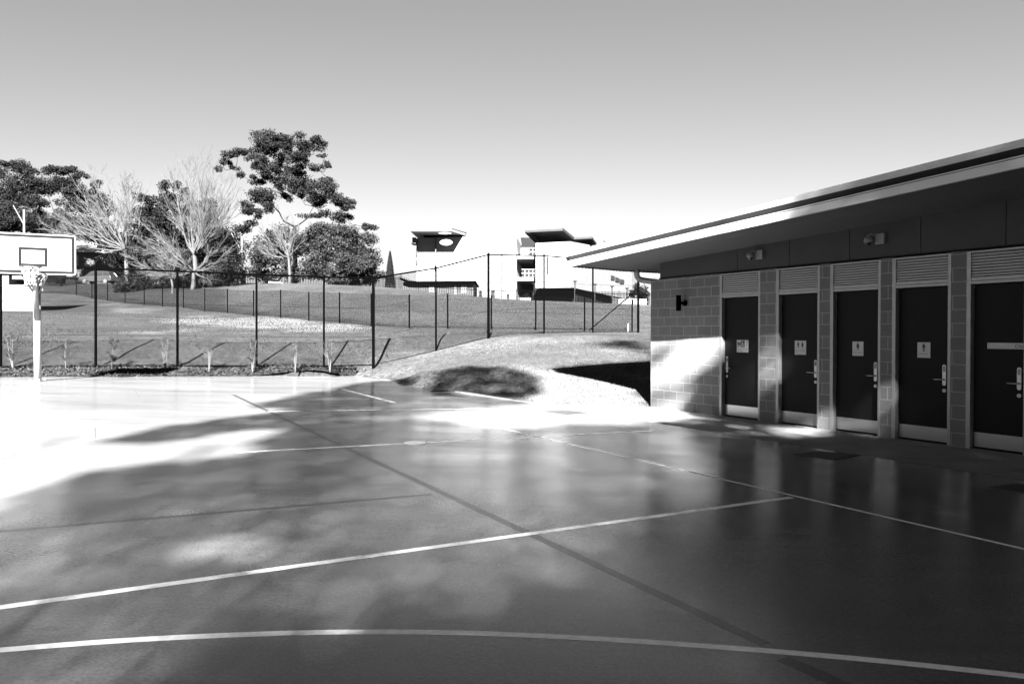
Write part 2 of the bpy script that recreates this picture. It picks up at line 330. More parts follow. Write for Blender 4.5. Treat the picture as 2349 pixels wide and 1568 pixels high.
# concrete apron along the wall and narrow kerb along the lawn
def strip(pts, w, lift, name, m, kind='structure', seg=1):
    pts = [Vector(p) for p in pts]; v = []; f = []
    for i, p in enumerate(pts):
        d = pts[min(i+1, len(pts)-1)]-pts[max(i-1, 0)]; d.z = 0; d.normalize(); nrm = Vector((-d.y, d.x, 0))
        for k in (-.5, .5):
            q = p+nrm*w*k; v.append((q.x, q.y, plane(q.x, q.y)+lift))
    f = [(2*i, 2*i+1, 2*i+3, 2*i+2) for i in range(len(pts)-1)]
    mb = MB(); mb.add(v, f); return mb.build(name, m, kind=kind)
mb = MB(); mb.add([FW(s, D, SL*D+.0012) for s, D in ((-2.4, -.1), (-2.4, 2.25), (15, 2.15), (15, -.1))], [(0, 1, 2, 3)])
mb.build('footpath', M['apron'], kind='structure')
for s in (-1.2, 1.3, 3.7, 6.1, 8.5): strip([FW(s, .02, 0), FW(s, 2.2, 0)], .008, .002, 'path_joint', M['joint'])
strip([FW(-2.4, 2.27, 0), FW(15, 2.17, 0)], .05, .0016, 'path_joint', M['apron'])
strip([FW(-2.4, 2.31, 0), FW(15, 2.21, 0)], .012, .0024, 'path_joint', M['joint'])
kerb = [e for e in edge[6:]]
mbk = MB()
for i in range(len(kerb)-1):
    a, b = kerb[i], kerb[i+1]; d = (b-a); d.z = 0; d.normalize(); nn = Vector((-d.y, d.x, 0))
    mbk.hexa([a-Vector((0, 0, .05))+nn*.09, b-Vector((0, 0, .05))+nn*.09, b-Vector((0, 0, .05))-nn*.06, a-Vector((0, 0, .05))-nn*.06],
             [a+Vector((0, 0, .012))+nn*.09, b+Vector((0, 0, .012))+nn*.09, b+Vector((0, 0, .012))-nn*.06, a+Vector((0, 0, .012))-nn*.06])
mbk.build('kerb', M['apron'], kind='structure')
def pline(name, pxs, w, m, lift=.0008, n=24):
    pts = [G(*p) for p in pxs]
    if len(pts) == 2: pts = [pts[0].lerp(pts[1], i/n) for i in range(n+1)]
    return strip(pts, w, lift, name, M[m])
def catmull(p, n=8):
    out = []
    q = [p[0]]+p+[p[-1]]
    for i in range(1, len(q)-2):
        for k in range(n):
            t = k/n; a, b, c, d = [Vector(x) for x in q[i-1:i+3]]
            out.append(tuple(.5*((2*b)+(c-a)*t+(2*a-5*b+4*c-d)*t*t+(3*b-a-3*c+d)*t**3)))
    out.append(tuple(p[-1])); return out
pline('court_line', [(-330, 1438), (1815, 1140)], .066, 'line', n=60)
pline('court_line', catmull([(-420, 1530), (-150, 1504), (0, 1490), (300, 1467), (600, 1453), (850, 1448.5), (1100, 1452), (1400, 1466), (1700, 1487), (2000, 1513), (2349, 1550), (2700, 1592)], 6), .055, 'line')
pline('court_line', [(1130, 977), (2700, 1339)], .045, 'line', n=40)
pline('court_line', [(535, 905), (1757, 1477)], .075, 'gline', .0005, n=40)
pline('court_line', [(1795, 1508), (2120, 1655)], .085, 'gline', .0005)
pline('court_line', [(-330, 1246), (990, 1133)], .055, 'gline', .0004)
pline('court_line', [(540, 1037), (1500, 987)], .05, 'line')
pline('court_line', [(615, 943), (1130, 936.5)], .06, 'line')
pline('court_line', [(785, 892), (905, 923)], .09, 'line')
for a, b in (((-200, 994), (600, 968.5)), ((600, 968.5), (800, 962)), ((308, 890), (319, 912)), ((218, 980), (219, 1004)), ((1290, 1000), (1494, 985))):
    pline('slab_joint', [a, b], .014, 'joint', .0006)
def lid(name, pxs, m, lift, label, cat, rimm='joint'):
    c = sum((G(*p) for p in pxs), Vector())/len(pxs); r = empty(name, c, label, cat)
    o = [Vector((G(*p).x, G(*p).y, plane(G(*p).x, G(*p).y)))-c for p in pxs]
    k = [p*.93 for p in o]; up = Vector((0, 0, lift))
    mb = MB(); mb.hexa([p+Vector((0, 0, -.03)) for p in o], [p+up for p in o]); mb.build('frame', M[rimm], r)
    mb = MB(); mb.hexa([p for p in k], [p+up*1.5 for p in k]); mb.build('cover', M[m], r)
    return r
lid('drain_grate', [(1818, 1042), (1878, 1034), (1972, 1044), (1912, 1055)], 'lidm', .004, 'dark drain grate set in the court beside the concrete path, before the middle doors', 'drain')
lid('inspection_lid', [(2262, 1119), (2330, 1109), (2440, 1122), (2372, 1134)], 'joint', .006, 'dark outlined inspection lid in the court near the right edge of the picture', 'lid')
lid('drain_grate', [(1243, 943), (1290, 941), (1348, 947), (1300, 951)], 'gline', .007, 'shallow drain pit cover at the lawn corner of the court, left of the block wall', 'drain')
lid('drain_grate', [(985, 896.5), (1030, 896.2), (1048, 898.4), (990, 898.8)], 'black', .008, 'small dark drain slot in the court edge beside the shaded grass bank', 'drain')
c = G(952, 1015.5); mb = MB(); mb.tube([(0, 0, -.02), (0, 0, .01)], .14, 28); fc = mb.build('floor_cap', M['cap']); fc.location = c
tag(fc, 'round shiny steel cap set flush in the court on the faint white line', 'floor cap')

# ------------------------------------------------------------------ toilet block
RZ = math.atan2(SX[1], SX[0])
tb = empty('toilet_block', (P0[0], P0[1], 0), 'low masonry toilet block with a raking roof and a row of dark doors', 'toilet block', rz=RZ)
# local: x = s, y = -D, z
def zsof(s): return 3.19+.0396*(s+2.16)
def zfas(s): return 3.135+.0483*(s+3.3)
SE = -2.17; SR = 13.0; ZB = 2.84
doors = []
for i, (jl, ll, lr, jr) in enumerate([(1650.5, 1659, 1741, 1743.5), (1780, 1789, 1876, 1880), (1904, 1914, 2016.5, 2020), (2046, 2057, 2176, 2181), (2216.5, 2227, 2352, 2357), (2400, 2411, 2575, 2581)]):
    sl, sr = s_px(jl), s_px(jr); doors.append((sl, sr))
mb = MB(); cur = SE
for sl, sr in doors: mb.box((cur, 0, -.1), (sl, .19, ZB)); cur = sr
mb.box((cur, 0, -.1), (SR, .19, ZB))
mb.box((SE, .19, -.1), (SE+.19, 6, ZB)); mb.box((SE+.2, 5.8, -.1), (SR, 6, ZB))
mb.build('block_wall', M['block'], tb)
SP = s_px(1511)
joints = [s_px(x) for x in (1688, 1807, 1945, 2108, 2303, 2560)]
pts = [SP]+joints+[SR]
for a, b in zip(pts[:-1], pts[1:]):
    mb = MB(); g = .006
    mb.hexa([(a+g, .03, ZB+.03), (b-g, .03, ZB+.03), (b-g, .06, ZB+.03), (a+g, .06, ZB+.03)], [(a+g, .03, zsof(a)+.01), (b-g, .03, zsof(b)+.01), (b-g, .06, zsof(b)+.01), (a+g, .06, zsof(a)+.01)])
    mb.build('wall_panel', M['panel'], tb)
mb = MB(); mb.hexa([(SP+.01, .065, ZB+.002), (SR, .065, ZB+.002), (SR, .2, ZB+.002), (SP+.01, .2, ZB+.002)], [(SP+.01, .065, zsof(SP)), (SR, .065, zsof(SR)), (SR, .2, zsof(SR)), (SP+.01, .2, zsof(SP))])
mb.box((SP-.005, .012, ZB+.003), (SR, .062, ZB+.028)); mb.build('backing_frame', M['dark'], tb)
# soffit + roof
SA = -3.3
mb = MB()
mb.add([(SA, -1.47, zfas(SA)+.05), (SR, -1.47, zfas(SR)+.05), (SR, .03, zsof(SR)), (SA, .03, zsof(SA))], [(0, 1, 2, 3)])
mb.add([(SA, .03, zsof(SA)), (SR, .03, zsof(SR)), (SR, 6.8, zsof(SR)), (SA, 6.8, zsof(SA))], [(0, 1, 2, 3)])
mb.build('soffit', M['soffit'], tb)
mb = MB(); N = 420
vv = []; 
for i in range(N+1):
    y = -1.5+8.4*i/N; z = .03*math.sin(y/.076*2*math.pi)*.5
    for s, o in ((SA-.06, .0), (SR, .0)): vv.append((s, y, zfas(s)+.27+z+.012*max(0, y+1.5)*0))
mb.add(vv, [(2*i, 2*i+1, 2*i+3, 2*i+2) for i in range(N)])
mb.build('roof_sheet', M['barge'], tb)
mb = MB()                       # scalloped low end of the soffit sheet
for i in range(150):
    y0 = -1.44+i*.05; b = zsof(SA) if y0 > 0 else zfas(SA)+.05+(zsof(SA)-zfas(SA)-.05)*(y0+1.47)/1.5
    mb.box((SA-.012, y0, b-.022-(.008 if i % 2 else 0)), (SA+.006, y0+.048, b+.02))
mb.build('scalloped_edge', M['dark'], tb)
def rake(D0, D1, z0, z1, name, m, s0=SA, s1=SR, bevel=0):
    mb = MB(); mb.hexa([(s0, -D0, zfas(s0)+z0), (s1, -D0, zfas(s1)+z0), (s1, -D1, zfas(s1)+z0), (s0, -D1, zfas(s0)+z0)],
                       [(s0, -D0, zfas(s0)+z1), (s1, -D0, zfas(s1)+z1), (s1, -D1, zfas(s1)+z1), (s0, -D1, zfas(s0)+z1)])
    return mb.build(name, M[m], tb, bevel=bevel)
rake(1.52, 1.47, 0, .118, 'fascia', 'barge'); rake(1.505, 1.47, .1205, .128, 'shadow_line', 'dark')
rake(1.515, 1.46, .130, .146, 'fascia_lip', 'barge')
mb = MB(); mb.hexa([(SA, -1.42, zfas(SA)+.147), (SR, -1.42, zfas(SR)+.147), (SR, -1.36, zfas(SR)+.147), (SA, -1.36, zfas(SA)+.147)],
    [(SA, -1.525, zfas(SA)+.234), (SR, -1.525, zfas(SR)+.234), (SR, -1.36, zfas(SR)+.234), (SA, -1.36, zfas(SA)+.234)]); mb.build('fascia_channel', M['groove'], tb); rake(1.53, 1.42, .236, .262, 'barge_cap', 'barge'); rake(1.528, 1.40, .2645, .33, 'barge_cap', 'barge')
mb = MB(); pr = [(0, .0), (.0, -.07), (-.03, -.11), (-.09, -.12), (-.14, -.09), (-.145, .02)]; zt = zfas(SA)+.25
loopa = [(SA-.03+x, -1.50, zt+z) for x, z in pr]; loopb = [(SA-.03+x, 6.8, zt+z) for x, z in pr]
mb.hexa(loopa, loopb); mb.build('gutter', M['barge'], tb)
# downpipe
inv = Matrix.Rotation(-RZ, 4, 'Z')
def TL(p): return inv@(Vector(p)-Vector((P0[0], P0[1], 0)))
mb = MB(); mb.tube([TL(P(*q)) for q in ((1460.5, 612, 17.6), (1460.5, 626, 17.6), (1461.5, 634, 17.6), (1466, 640, 17.6), (1474, 642.5, 17.55), (1492, 645, 17.4), (1506, 646, 17.3))], .068, 14)
mb.build('downpipe', M['gal'], tb, smooth=True)
# writing helper
def text_mesh(mb, s, size, ox, oz, y, mi, ax=1):
    cu = bpy.data.curves.new('t', 'FONT'); cu.body = s; cu.size = size; cu.resolution_u = 2
    ob = bpy.data.objects.new('t', cu); COL.objects.link(ob); bpy.context.view_layer.update()
    me = bpy.data.meshes.new_from_object(ob.evaluated_get(bpy.context.evaluated_depsgraph_get()))
    mb.mi = mi; mb.add([(ox+v.co.x, y, oz+v.co.y) for v in me.vertices], [tuple(p.vertices) for p in me.polygons]); mb.mi = 0
    bpy.data.objects.remove(ob); bpy.data.curves.remove(cu); bpy.data.meshes.remove(me)
def figure(mb, cx, z, h, y, skirt, mi=1):
    mb.mi = mi; k = h
    mb.add([(cx+.085*k*math.cos(a*.5236), y, z+.9*k+.085*k*math.sin(a*.5236)) for a in range(12)], [tuple(range(12))])
    if skirt: pr = [(.14, .79), (.21, .45), (.15, .44), (.11, .62), (.2, .28), (.08, .28), (.08, 0), (.015, 0), (.015, .28)]
    else: pr = [(.17, .79), (.2, .42), (.13, .42), (.11, .66), (.105, .0), (.02, .0), (.015, .42)]
    for sg in (-1, 1):
        prr = [(0, .79)]+pr+[(0, pr[-1][1])]
        mb.add([(cx+sg*x*k, y, z+zz*k) for x, zz in prr], [tuple(range(len(prr)))])
    mb.mi = 0
DY = .085
names = [('dark door with a sign of two figures and a wheelchair', 0), ('dark door with a sign of a man and a woman', 1), ('dark door with a single woman sign', 2), ('dark door with a single man sign', 3), ('dark door with a long cleaner sign', 4), ('dark door at the picture edge', 5)]
for i, (sl, sr) in enumerate(doors):
    s0, s1 = sl+.06, sr-.045; hinge_r = i == 0
    mb = MB(); mb.box((s0+.004, DY, .012), (s1-.004, DY+.045, 2.345))
    dr = mb.build('door', M['door'], tb, bevel=.003); dr['label'] = names[i][0]
    mb = MB(); mb.box((sl, -.004, -.02), (s0, DY+.08, 2.83)); mb.box((s1, -.004, -.02), (sr, DY+.08, 2.83))
    mb.box((s0, -.002, 2.80), (s1, DY+.08, 2.83)); mb.box((s0, -.002, 2.355), (s1, DY+.06, 2.40)); mb.box((s0, .004, 2.402), (s1, DY+.06, 2.455))
    mb.build('frame', M['alu'], dr, bevel=.004)
    mb = MB(); nsl = 8
    for k in range(nsl):
        z = 2.468+k*.0415
        mb.add([(s0, .012, z), (s1, .012, z), (s1, .06, z+.034), (s0, .06, z+.034), (s0, .012, z+.014), (s1, .012, z+.014), (s1, .06, z+.044), (s0, .06, z+.044)],
               [(0, 1, 2, 3), (4, 7, 6, 5), (0, 4, 5, 1), (2, 6, 7, 3)])
    mb.build('louvre', M['slat'], dr)
    mb = MB(); mb.box((s0, .075, 2.457), (s1, .085, 2.80)); mb.build('louvre_backing', M['dark'], dr)
    mb = MB(); mb.box((s0+.012, DY-.003, .03), (s1-.02 if i else s1-.03, DY-.0005, .235)); mb.build('kick_plate', M['steel'], dr)
    hs = s0+.075 if i == 0 else s1-.085; sg = 1 if i == 0 else -1
    mb = MB(); loop = [(hs+.028*math.cos(a), 1.16+.028*math.sin(a)) for a in [math.pi*k/8 for k in range(9)]]+[(hs+.028*math.cos(a), .90+.028*math.sin(a)) for a in [math.pi+math.pi*k/8 for k in range(9)]]
    mb.hexa([(x, DY-.001, z) for x, z in loop], [(x, DY-.02, z) for x, z in loop])
    mb.build('handle_plate', M['steel'], dr, bevel=.003)
    mb = MB(); loop = [(hs+.018*math.cos(a), 1.15+.018*math.sin(a)) for a in [math.pi*k/8 for k in range(9)]]+[(hs+.018*math.cos(a), 1.10+.018*math.sin(a)) for a in [math.pi+math.pi*k/8 for k in range(9)]]
    mb.hexa([(x, DY-.0205, z) for x, z in loop], [(x, DY-.024, z) for x, z in loop]); mb.build('card_reader', M['dome'], dr)
    mb = MB(); mb.tube([(hs, DY-.015, .965), (hs, DY-.062, .965), (hs+sg*.02, DY-.07, .965), (hs+sg*.135, DY-.068, .965)], [.011, .011, .010, .009], 8); mb.build('lever', M['steel'], dr, smooth=True)
    mb = MB(); mb.tube([(hs, DY-.001, .80), (hs, DY-.02, .80)], .026, 14); mb.mi = 1; mb.box((hs-.003, DY-.024, .79), (hs+.003, DY-.0205, .81)); mb.build('lock', [M['steel'], M['dark']], dr)
    y0 = DY-.001; y1 = DY-.005; yi = DY-.0062; cs = (s0+s1)/2; mb = MB()
    if i == 0:
        mb.box((cs-.14, y1, 1.28), (cs+.15, y0, 1.52)); figure(mb, cs-.105, 1.385, .115, yi, False); figure(mb, cs-.06, 1.385, .115, yi, True)
        mb.mi = 1; mb.box((cs-.035, yi, 1.38), (cs+.06, yi+.0008, 1.51)); mb.mi = 0
        yy = yi-.0012
        mb.add([(cs+.005+.009*math.cos(a*.7854), yy, 1.492+.009*math.sin(a*.7854)) for a in range(8)], [tuple(range(8))])
        ring = [];
        for k in range(15):
            a = math.radians(100+k*17.5); ring += [(cs+.012+.032*math.cos(a), yy, 1.425+.032*math.sin(a)), (cs+.012+.023*math.cos(a), yy, 1.425+.023*math.sin(a))]
        mb.add(ring, [(2*k, 2*k+2, 2*k+3, 2*k+1) for k in range(14)])
        mb.add([(cs+.0, yy, 1.48), (cs+.01, yy, 1.48), (cs+.012, yy, 1.44), (cs+.035, yy, 1.44), (cs+.05, yy, 1.405), (cs+.042, yy, 1.402), (cs+.03, yy, 1.432), (cs+.0, yy, 1.432)], [tuple(range(8))])
        mb.mi = 1
        mb.add([(cs+.085, yi, 1.40), (cs+.095, yi, 1.40), (cs+.125, yi, 1.49), (cs+.118, yi, 1.497)], [(0, 1, 2, 3)]); mb.add([(cs+.105, yi, 1.49), (cs+.135, yi, 1.505), (cs+.138, yi, 1.495), (cs+.11, yi, 1.478)], [(0, 1, 2, 3)]); mb.mi = 0
        text_mesh(mb, 'Unisex Toilet RH', .036, cs-.13, 1.335, yi, 1); text_mesh(mb, '& Shower', .036, cs-.13, 1.298, yi, 1)
    elif i == 1:
        mb.box((cs-.12, y1, 1.27), (cs+.12, y0, 1.52)); figure(mb, cs-.045, 1.385, .12, yi, False); figure(mb, cs+.045, 1.385, .12, yi, True)
        text_mesh(mb, 'Unisex Ambulant', .031, cs-.113, 1.338, yi, 1); text_mesh(mb, 'Toilet', .031, cs-.113, 1.303, yi, 1)
    elif i in (2, 3):
        mb.box((cs-.10, y1, 1.28), (cs+.10, y0, 1.515)); figure(mb, cs, 1.375, .13, yi, i == 2)
        text_mesh(mb, 'Female Toilet' if i == 2 else 'Male Toilet', .029, cs-(.087 if i == 2 else .071), 1.328, yi, 1)
    else:
        a = s_px(2258) if i == 4 else cs-.3
        mb.box((a, y1, 1.435), (a+.62, y0, 1.52))
        if i == 4: text_mesh(mb, 'Cleaner', .07, s_px(2321), 1.452, yi, 1)
    mb.build('sign', [M['sign'], M['ink']], dr)
# dark interior behind the leaves
mb = MB(); mb.box((SE+.3, .24, 0), (SR-.1, .26, 2.8)); mb.build('inner_wall', M['dark'], tb)
def WLP(px, py, D):        # picture position on the facade
    a = P(px, py, 1); k = a.x*NN[0]+a.y*NN[1]; Z = (D-Dof(0, 0))/k; return a.x*Z, a.y*Z, CAMZ+(a.z-CAMZ)*Z
# wall light
x, y, z = WLP(1572, 695, .0); wl = empty('wall_light', (x, y, z), 'black cylindrical up and down light fixed on the block wall left of the first door', 'wall light', rz=RZ)
mb = MB(); mb.tube([(-.03, -.16, -.165), (-.03, -.16, .165)], .052, 20); mb.build('cylinder_body', M['black'], wl, bevel=.003)
mb = MB(); mb.box((-.02, -.12, -.03), (.03, -.02, .03)); mb.build('arm', M['black'], wl); mb = MB(); mb.tube([(.01, -.022, 0), (.01, .0, 0)], .06, 16); mb.build('wall_plate', M['black'], wl)
for px, py, lb in ((1740, 584, 'small dome security camera on the dark panel above the first and second doors'), (2014, 548, 'nearer dome security camera on the dark panel above the third and fourth doors')):
    x, y, z = WLP(px, py, -.03); cm = empty('security_camera', (x, y, z), lb, 'security camera', 'dome cameras on the facade', rz=RZ)
    mb = MB(); mb.box((-.02, -.06, -.09), (.14, 0, .08)); mb.build('junction_box', M['cambody'], cm, bevel=.008)
    mb = MB(); mb.tube([(-.02, -.04, .04), (-.06, -.09, .075), (-.085, -.13, .05), (-.085, -.13, .0)], .018, 8); mb.build('bracket', M['cambody'], cm, smooth=True)
    mb = MB(); mb.tube([(-.085, -.13, -.055), (-.085, -.13, -.03), (-.085, -.13, .02), (-.085, -.13, .035)], [.062, .066, .06, .03], 16); mb.build('housing', M['cambody'], cm, smooth=True)
    mb = MB(); mb.sphere((-.085, -.13, -.055), .052, 14, 8); mb.build('dome', M['dome'], cm, smooth=True)

# ------------------------------------------------------------------ fences
def chain(mb, a, b, H0, H1, pitch=.075, r=.0034, lift=.04):
    a = Vector(a); b = Vector(b); L = Vector((b.x-a.x, b.y-a.y)).length; H = (H0+H1)/2-lift
    side = Vector((-(b.y-a.y), b.x-a.x, 0)).normalized()
    def W_(u, v): k = u/L; p = a.lerp(b, k); return Vector((p.x, p.y, p.z+lift+v*((H0+(H1-H0)*k-lift)/H)))
    for sg in (1, -1):
        c = -H if sg == 1 else 0
        while c < L+(0 if sg == 1 else H):
            # v = sg*(u-c), 0<=v<=H
            if sg == 1: u0, u1 = max(0, c), min(L, c+H)
            else: u0, u1 = max(0, c-H), min(L, c)
            if u1-u0 > .01:
                p = W_(u0, sg*(u0-c)); q = W_(u1, sg*(u1-c)); d = (q-p).normalized(); e = d.cross(side).normalized()
                o = []
                for w in (p, q):
                    for an in (0, 2.094, 4.189): o.append(w+(side*math.cos(an)+e*math.sin(an))*r)
                mb.add(o, [(0, 1, 4, 3), (1, 2, 5, 4), (2, 0, 3, 5)])
            c += pitch
fp = [P(a, b, c) for a, b, c, d in fence_px]; ft = [P(a, d, c) for a, b, c, d in fence_px]
cf = empty('chain_link_fence', fp[6], 'tall black chain link fence stepping up the bank beyond the court', 'fence'); lo = local(cf)
for i, (a, t) in enumerate(zip(fp, ft)):
    r = .055 if i in (6, 8, 11) else .042 if i in (2,3) else .038
    mb = MB(); mb.tube([lo(a-Vector((0, 0, .3))), lo(t+Vector((0, 0, .06)))], r, 12); mb.tube([lo(t+Vector((0, 0, .06))), lo(t+Vector((0, 0, .085)))], [r*1.15, r*.5], 12); mb.build('post', M['black'], cf, smooth=False)
for i in range(len(fp)-1):
    mb = MB(); mb.tube([lo(ft[i]), lo(ft[i+1])], .03, 8); mb.build('top_rail', M['black'], cf)
    mb = MB(); up = Vector((0, 0, .05)); mb.tube([lo(fp[i]+up), lo(fp[i+1]+up)], .022 if i < 6 else .012, 6); mb.build('bottom_rail', M['black'], cf)
    if i: 
        mb = MB(); z = (ft[i].z-fp[i].z)*.33; z2 = (ft[i+1].z-fp[i+1].z)*.33
        for k in (1, 2): mb = MB(); mb.tube([lo(fp[i]+Vector((0, 0, z*k))), lo(fp[i+1]+Vector((0, 0, z2*k)))], .005, 4); mb.build('strain_wire', M['blackw'], cf)
    mb = MB(); chain(mb, lo(fp[i]), lo(fp[i+1]), ft[i].z-fp[i].z, ft[i+1].z-fp[i+1].z); mb.build('mesh_panel', M['blackw'], cf)
mb = MB(); mb.tube([lo(P(1352, 757, 32.1)), lo(P(1462, 664, 33))], .024, 8); mb.build('brace', M['black'], cf)
k = P(998, 602, 29); mb = MB(); mb.tube([lo(P(998, 622, 29)), lo(k)], .03, 8); mb.build('post_extension', M['black'], cf)
lp = [P(a, b, c) for a, b, c in low_px]
lf = empty('low_wire_fence', lp[15], 'low dark wire fence with thin posts crossing the lawn behind the tall fence', 'fence'); lo = local(lf)
for i, a in enumerate(lp):
    mb = MB(); mb.tube([lo(a-Vector((0, 0, .2))), lo(a+Vector((0, 0, 1.78)))], .04, 8); mb.build('post', M['black'], lf)
    if i < len(lp)-1:
        mb = MB(); chain(mb, lo(a), lo(lp[i+1]), 1.72, 1.72, pitch=.11, r=.0045)
        mb.build('mesh_panel', M['blackw'], lf)
        mb = MB()
        for h in (.1, .9, 1.72): mb.tube([lo(a+Vector((0, 0, h))), lo(lp[i+1]+Vector((0, 0, h)))], .006, 4)
        mb.build('strain_wire', M['blackw'], lf)
# palisade security fence on the crest
pal = [(430, 627, 90), (560, 628, 88), (645, 630, 88), (760, 636, 88), (862, 634, 84), (920, 634, 82), (960, 649, 82), (1000, 655, 82), (1090, 660, 82), (1200, 664, 82), (1320, 667, 84), (1420, 670, 86), (1500, 671, 88), (1600, 672, 90)]
tops = [P(*p) for p in pal]; pf = empty('picket_security_fence', Vector((tops[8].x, tops[8].y, tops[8].z-2.1)), 'black vertical bar fence along the lawn crest before the white building', 'fence'); lo = local(pf)
for i in range(len(tops)-1):
    a, b = tops[i], tops[i+1]; L = (b-a).length; nn = max(1, int(L/.19)); mb = MB()
    for j in range(nn):
        p = a.lerp(b, j/nn); h = 2.15
        mb.add([lo(p+Vector((dx, dy, z))) for z in (-h, .0) for dx, dy in ((-.036, 0), (.036, 0), (0, .05))]+[lo(p+Vector((0, .01, .07)))], [(0, 1, 4, 3), (1, 2, 5, 4), (2, 0, 3, 5), (3, 4, 6), (4, 5, 6), (5, 3, 6)])
    for h in (.22, 1.9): mb.tube([lo(a-Vector((0, 0, h))), lo(b-Vector((0, 0, h)))], .028, 4)
    mb.build('bar_panel', M['black'], pf)
    mb = MB(); p = lo(a); mb.box((p.x-.045, p.y-.04, p.z-2.2), (p.x+.045, p.y+.04, p.z+.16)); mb.build('post', M['black'], pf)

# ------------------------------------------------------------------ basketball hoop
pb = G(86.5, 873.5); Zp = pb.y
bh = empty('basketball_hoop', pb, 'pale pole carrying a white basketball backboard with hoop and net at the far court corner', 'basketball hoop'); lo = local(bh)
mb = MB(); tp = P(85, 655, Zp); tp = Vector((pb.x, pb.y, tp.z))
mb.tube([(0, 0, 0), (0, 0, lo(tp).z*.5), lo(tp)], .088, 24); mb.build('pole', M['gal'], bh, smooth=True)
mb = MB(); mb.hexa([(-.15, -.15, 0), (.15, -.15, 0), (.15, .15, 0), (-.15, .15, 0)], [(-.15, -.15, .02), (.15, -.15, .02), (.15, .15, .02), (-.15, .15, .02)])
for sx in (-.115, .115):
    for sy in (-.115, .115): mb.tube([(sx, sy, .02), (sx, sy, .06)], .015, 6)
mb.build('base_plate', M['gal'], bh)
Zb = Zp-1.0; bdir = Vector((.905, .424, 0)); bn = Vector((.424, -.905, 0))
ctr = P(76, 585, Zb); ctr_z_top = P(76, 536, Zb).z; zb0 = P(76, 629, Zb).z
hw = .93; hh = (ctr_z_top-zb0)/2; cz = (ctr_z_top+zb0)/2
def BP(a, c, o=0): return lo(Vector((ctr.x, ctr.y, cz))+bdir*a+bn*o)+Vector((0, 0, c))
def rrect(w, h, r, n=5):
    out = []
    for cx, cy, a0 in ((w-r, h-r, 0), (-w+r, h-r, 90), (-w+r, -h+r, 180), (w-r, -h+r, 270)):
        for k in range(n+1): a = R(a0+90*k/n); out.append((cx+r*math.cos(a), cy+r*math.sin(a)))
    return out
mb = MB(); lp_ = rrect(hw, hh, .05); mb.hexa([BP(a, c, -.02) for a, c in lp_], [BP(a, c, .02) for a, c in lp_]); mb.build('backboard', M['board'], bh)
mb = MB()
def frame(mb, w, h, t, oc=0, o=.0235, r=0):
    a = rrect(w, h, r or .001); b = rrect(w-t, h-t, max(.001, r-t)); n = len(a)
    for k in range(n): j = (k+1) % n; mb.add([BP(a[k][0], a[k][1]+oc, o), BP(a[j][0], a[j][1]+oc, o), BP(b[j][0], b[j][1]+oc, o), BP(b[k][0], b[k][1]+oc, o)], [(0, 1, 2, 3)])
frame(mb, hw-.03, hh-.03, .065, r=.03); frame(mb, .31, .235, .065, oc=-hh+.15+.225+.06); mb.build('board_marking', M['bline'], bh)
rz_ = P(75, 611, Zb-.4).z
rc = BP(0, 0, .40); rc.z = rz_-pb.z
mb = MB(); mb.tube([rc+Vector((.228*math.cos(a), .228*math.sin(a), 0)) for a in [2*math.pi*k/28 for k in range(29)]], .012, 8, cap=False)
mb.hexa([BP(-.07, rc.z+pb.z-cz-pb.z+pb.z-.0-0, .02) if False else BP(-.07, 0, .022)+Vector((0, 0, rc.z-BP(0, 0).z-.06)), BP(.07, 0, .022)+Vector((0, 0, rc.z-BP(0, 0).z-.06)), BP(.05, 0, .18)+Vector((0, 0, rc.z-BP(0, 0).z-.01)), BP(-.05, 0, .18)+Vector((0, 0, rc.z-BP(0, 0).z-.01))],
        [BP(-.07, 0, .022)+Vector((0, 0, rc.z-BP(0, 0).z+.02)), BP(.07, 0, .022)+Vector((0, 0, rc.z-BP(0, 0).z+.02)), BP(.05, 0, .18)+Vector((0, 0, rc.z-BP(0, 0).z+.012)), BP(-.05, 0, .18)+Vector((0, 0, rc.z-BP(0, 0).z+.012))])
mb.build('hoop_ring', M['rim'], bh, smooth=True)
mb = MB(); nn = 12; lv = 6
def netp(i, l, off=0):
    a = 2*math.pi*(i+.5*(l % 2))/nn; rr = [.222, .2, .165, .13, .115, .12, .14][l]; return rc+Vector((rr*math.cos(a), rr*math.sin(a), -.02-.075*l))
for l in range(lv):
    for i in range(nn):
        p = netp(i, l); mb.tube([p, netp(i if l % 2 == 0 else i+1, l+1)], .0075, 4, cap=False)
        mb.tube([p, netp(i-1 if l % 2 == 0 else i, l+1)], .0075, 4, cap=False)
nt_o = mb.build('net', M['net'], bh)
ring_o = [c_ for c_ in bh.children if c_.name.startswith('hoop_ring')][0]
bc = lo(Vector((P(86, 627, Zp+.85).x, Zp+.85, 0))); dlt = Vector((bc.x-rc.x, bc.y-rc.y, 0))
for src in (nt_o, ring_o):
    cpy = src.copy(); COL.objects.link(cpy); cpy.parent = bh; cpy.location = dlt if src is nt_o else Vector((2*rc.x+dlt.x, 2*rc.y+dlt.y, 0))
    if src is ring_o: cpy.rotation_euler = (0, 0, math.pi)
mb = MB(); t0 = Vector((0, 0, lo(tp).z))
mb.tube([t0-Vector((0, 0, .95)), BP(0, -hh*.9, -.05)*.55+(t0-Vector((0, 0, .45)))*.45, BP(0, -hh*.75, -.04)], [.07, .065, .06], 10)
mb.tube([t0-Vector((0, 0, .1)), BP(0, .1, -.04)], .05, 10)
for sx in (-.35, .35): mb.tube([t0-Vector((0, 0, .15)), BP(sx, .3, -.03)], .02, 8); mb.tube([t0-Vector((0, 0, .3)), BP(sx, -.4, -.03)], .02, 8)
mb.build('board_arm', M['gal'], bh, smooth=True)

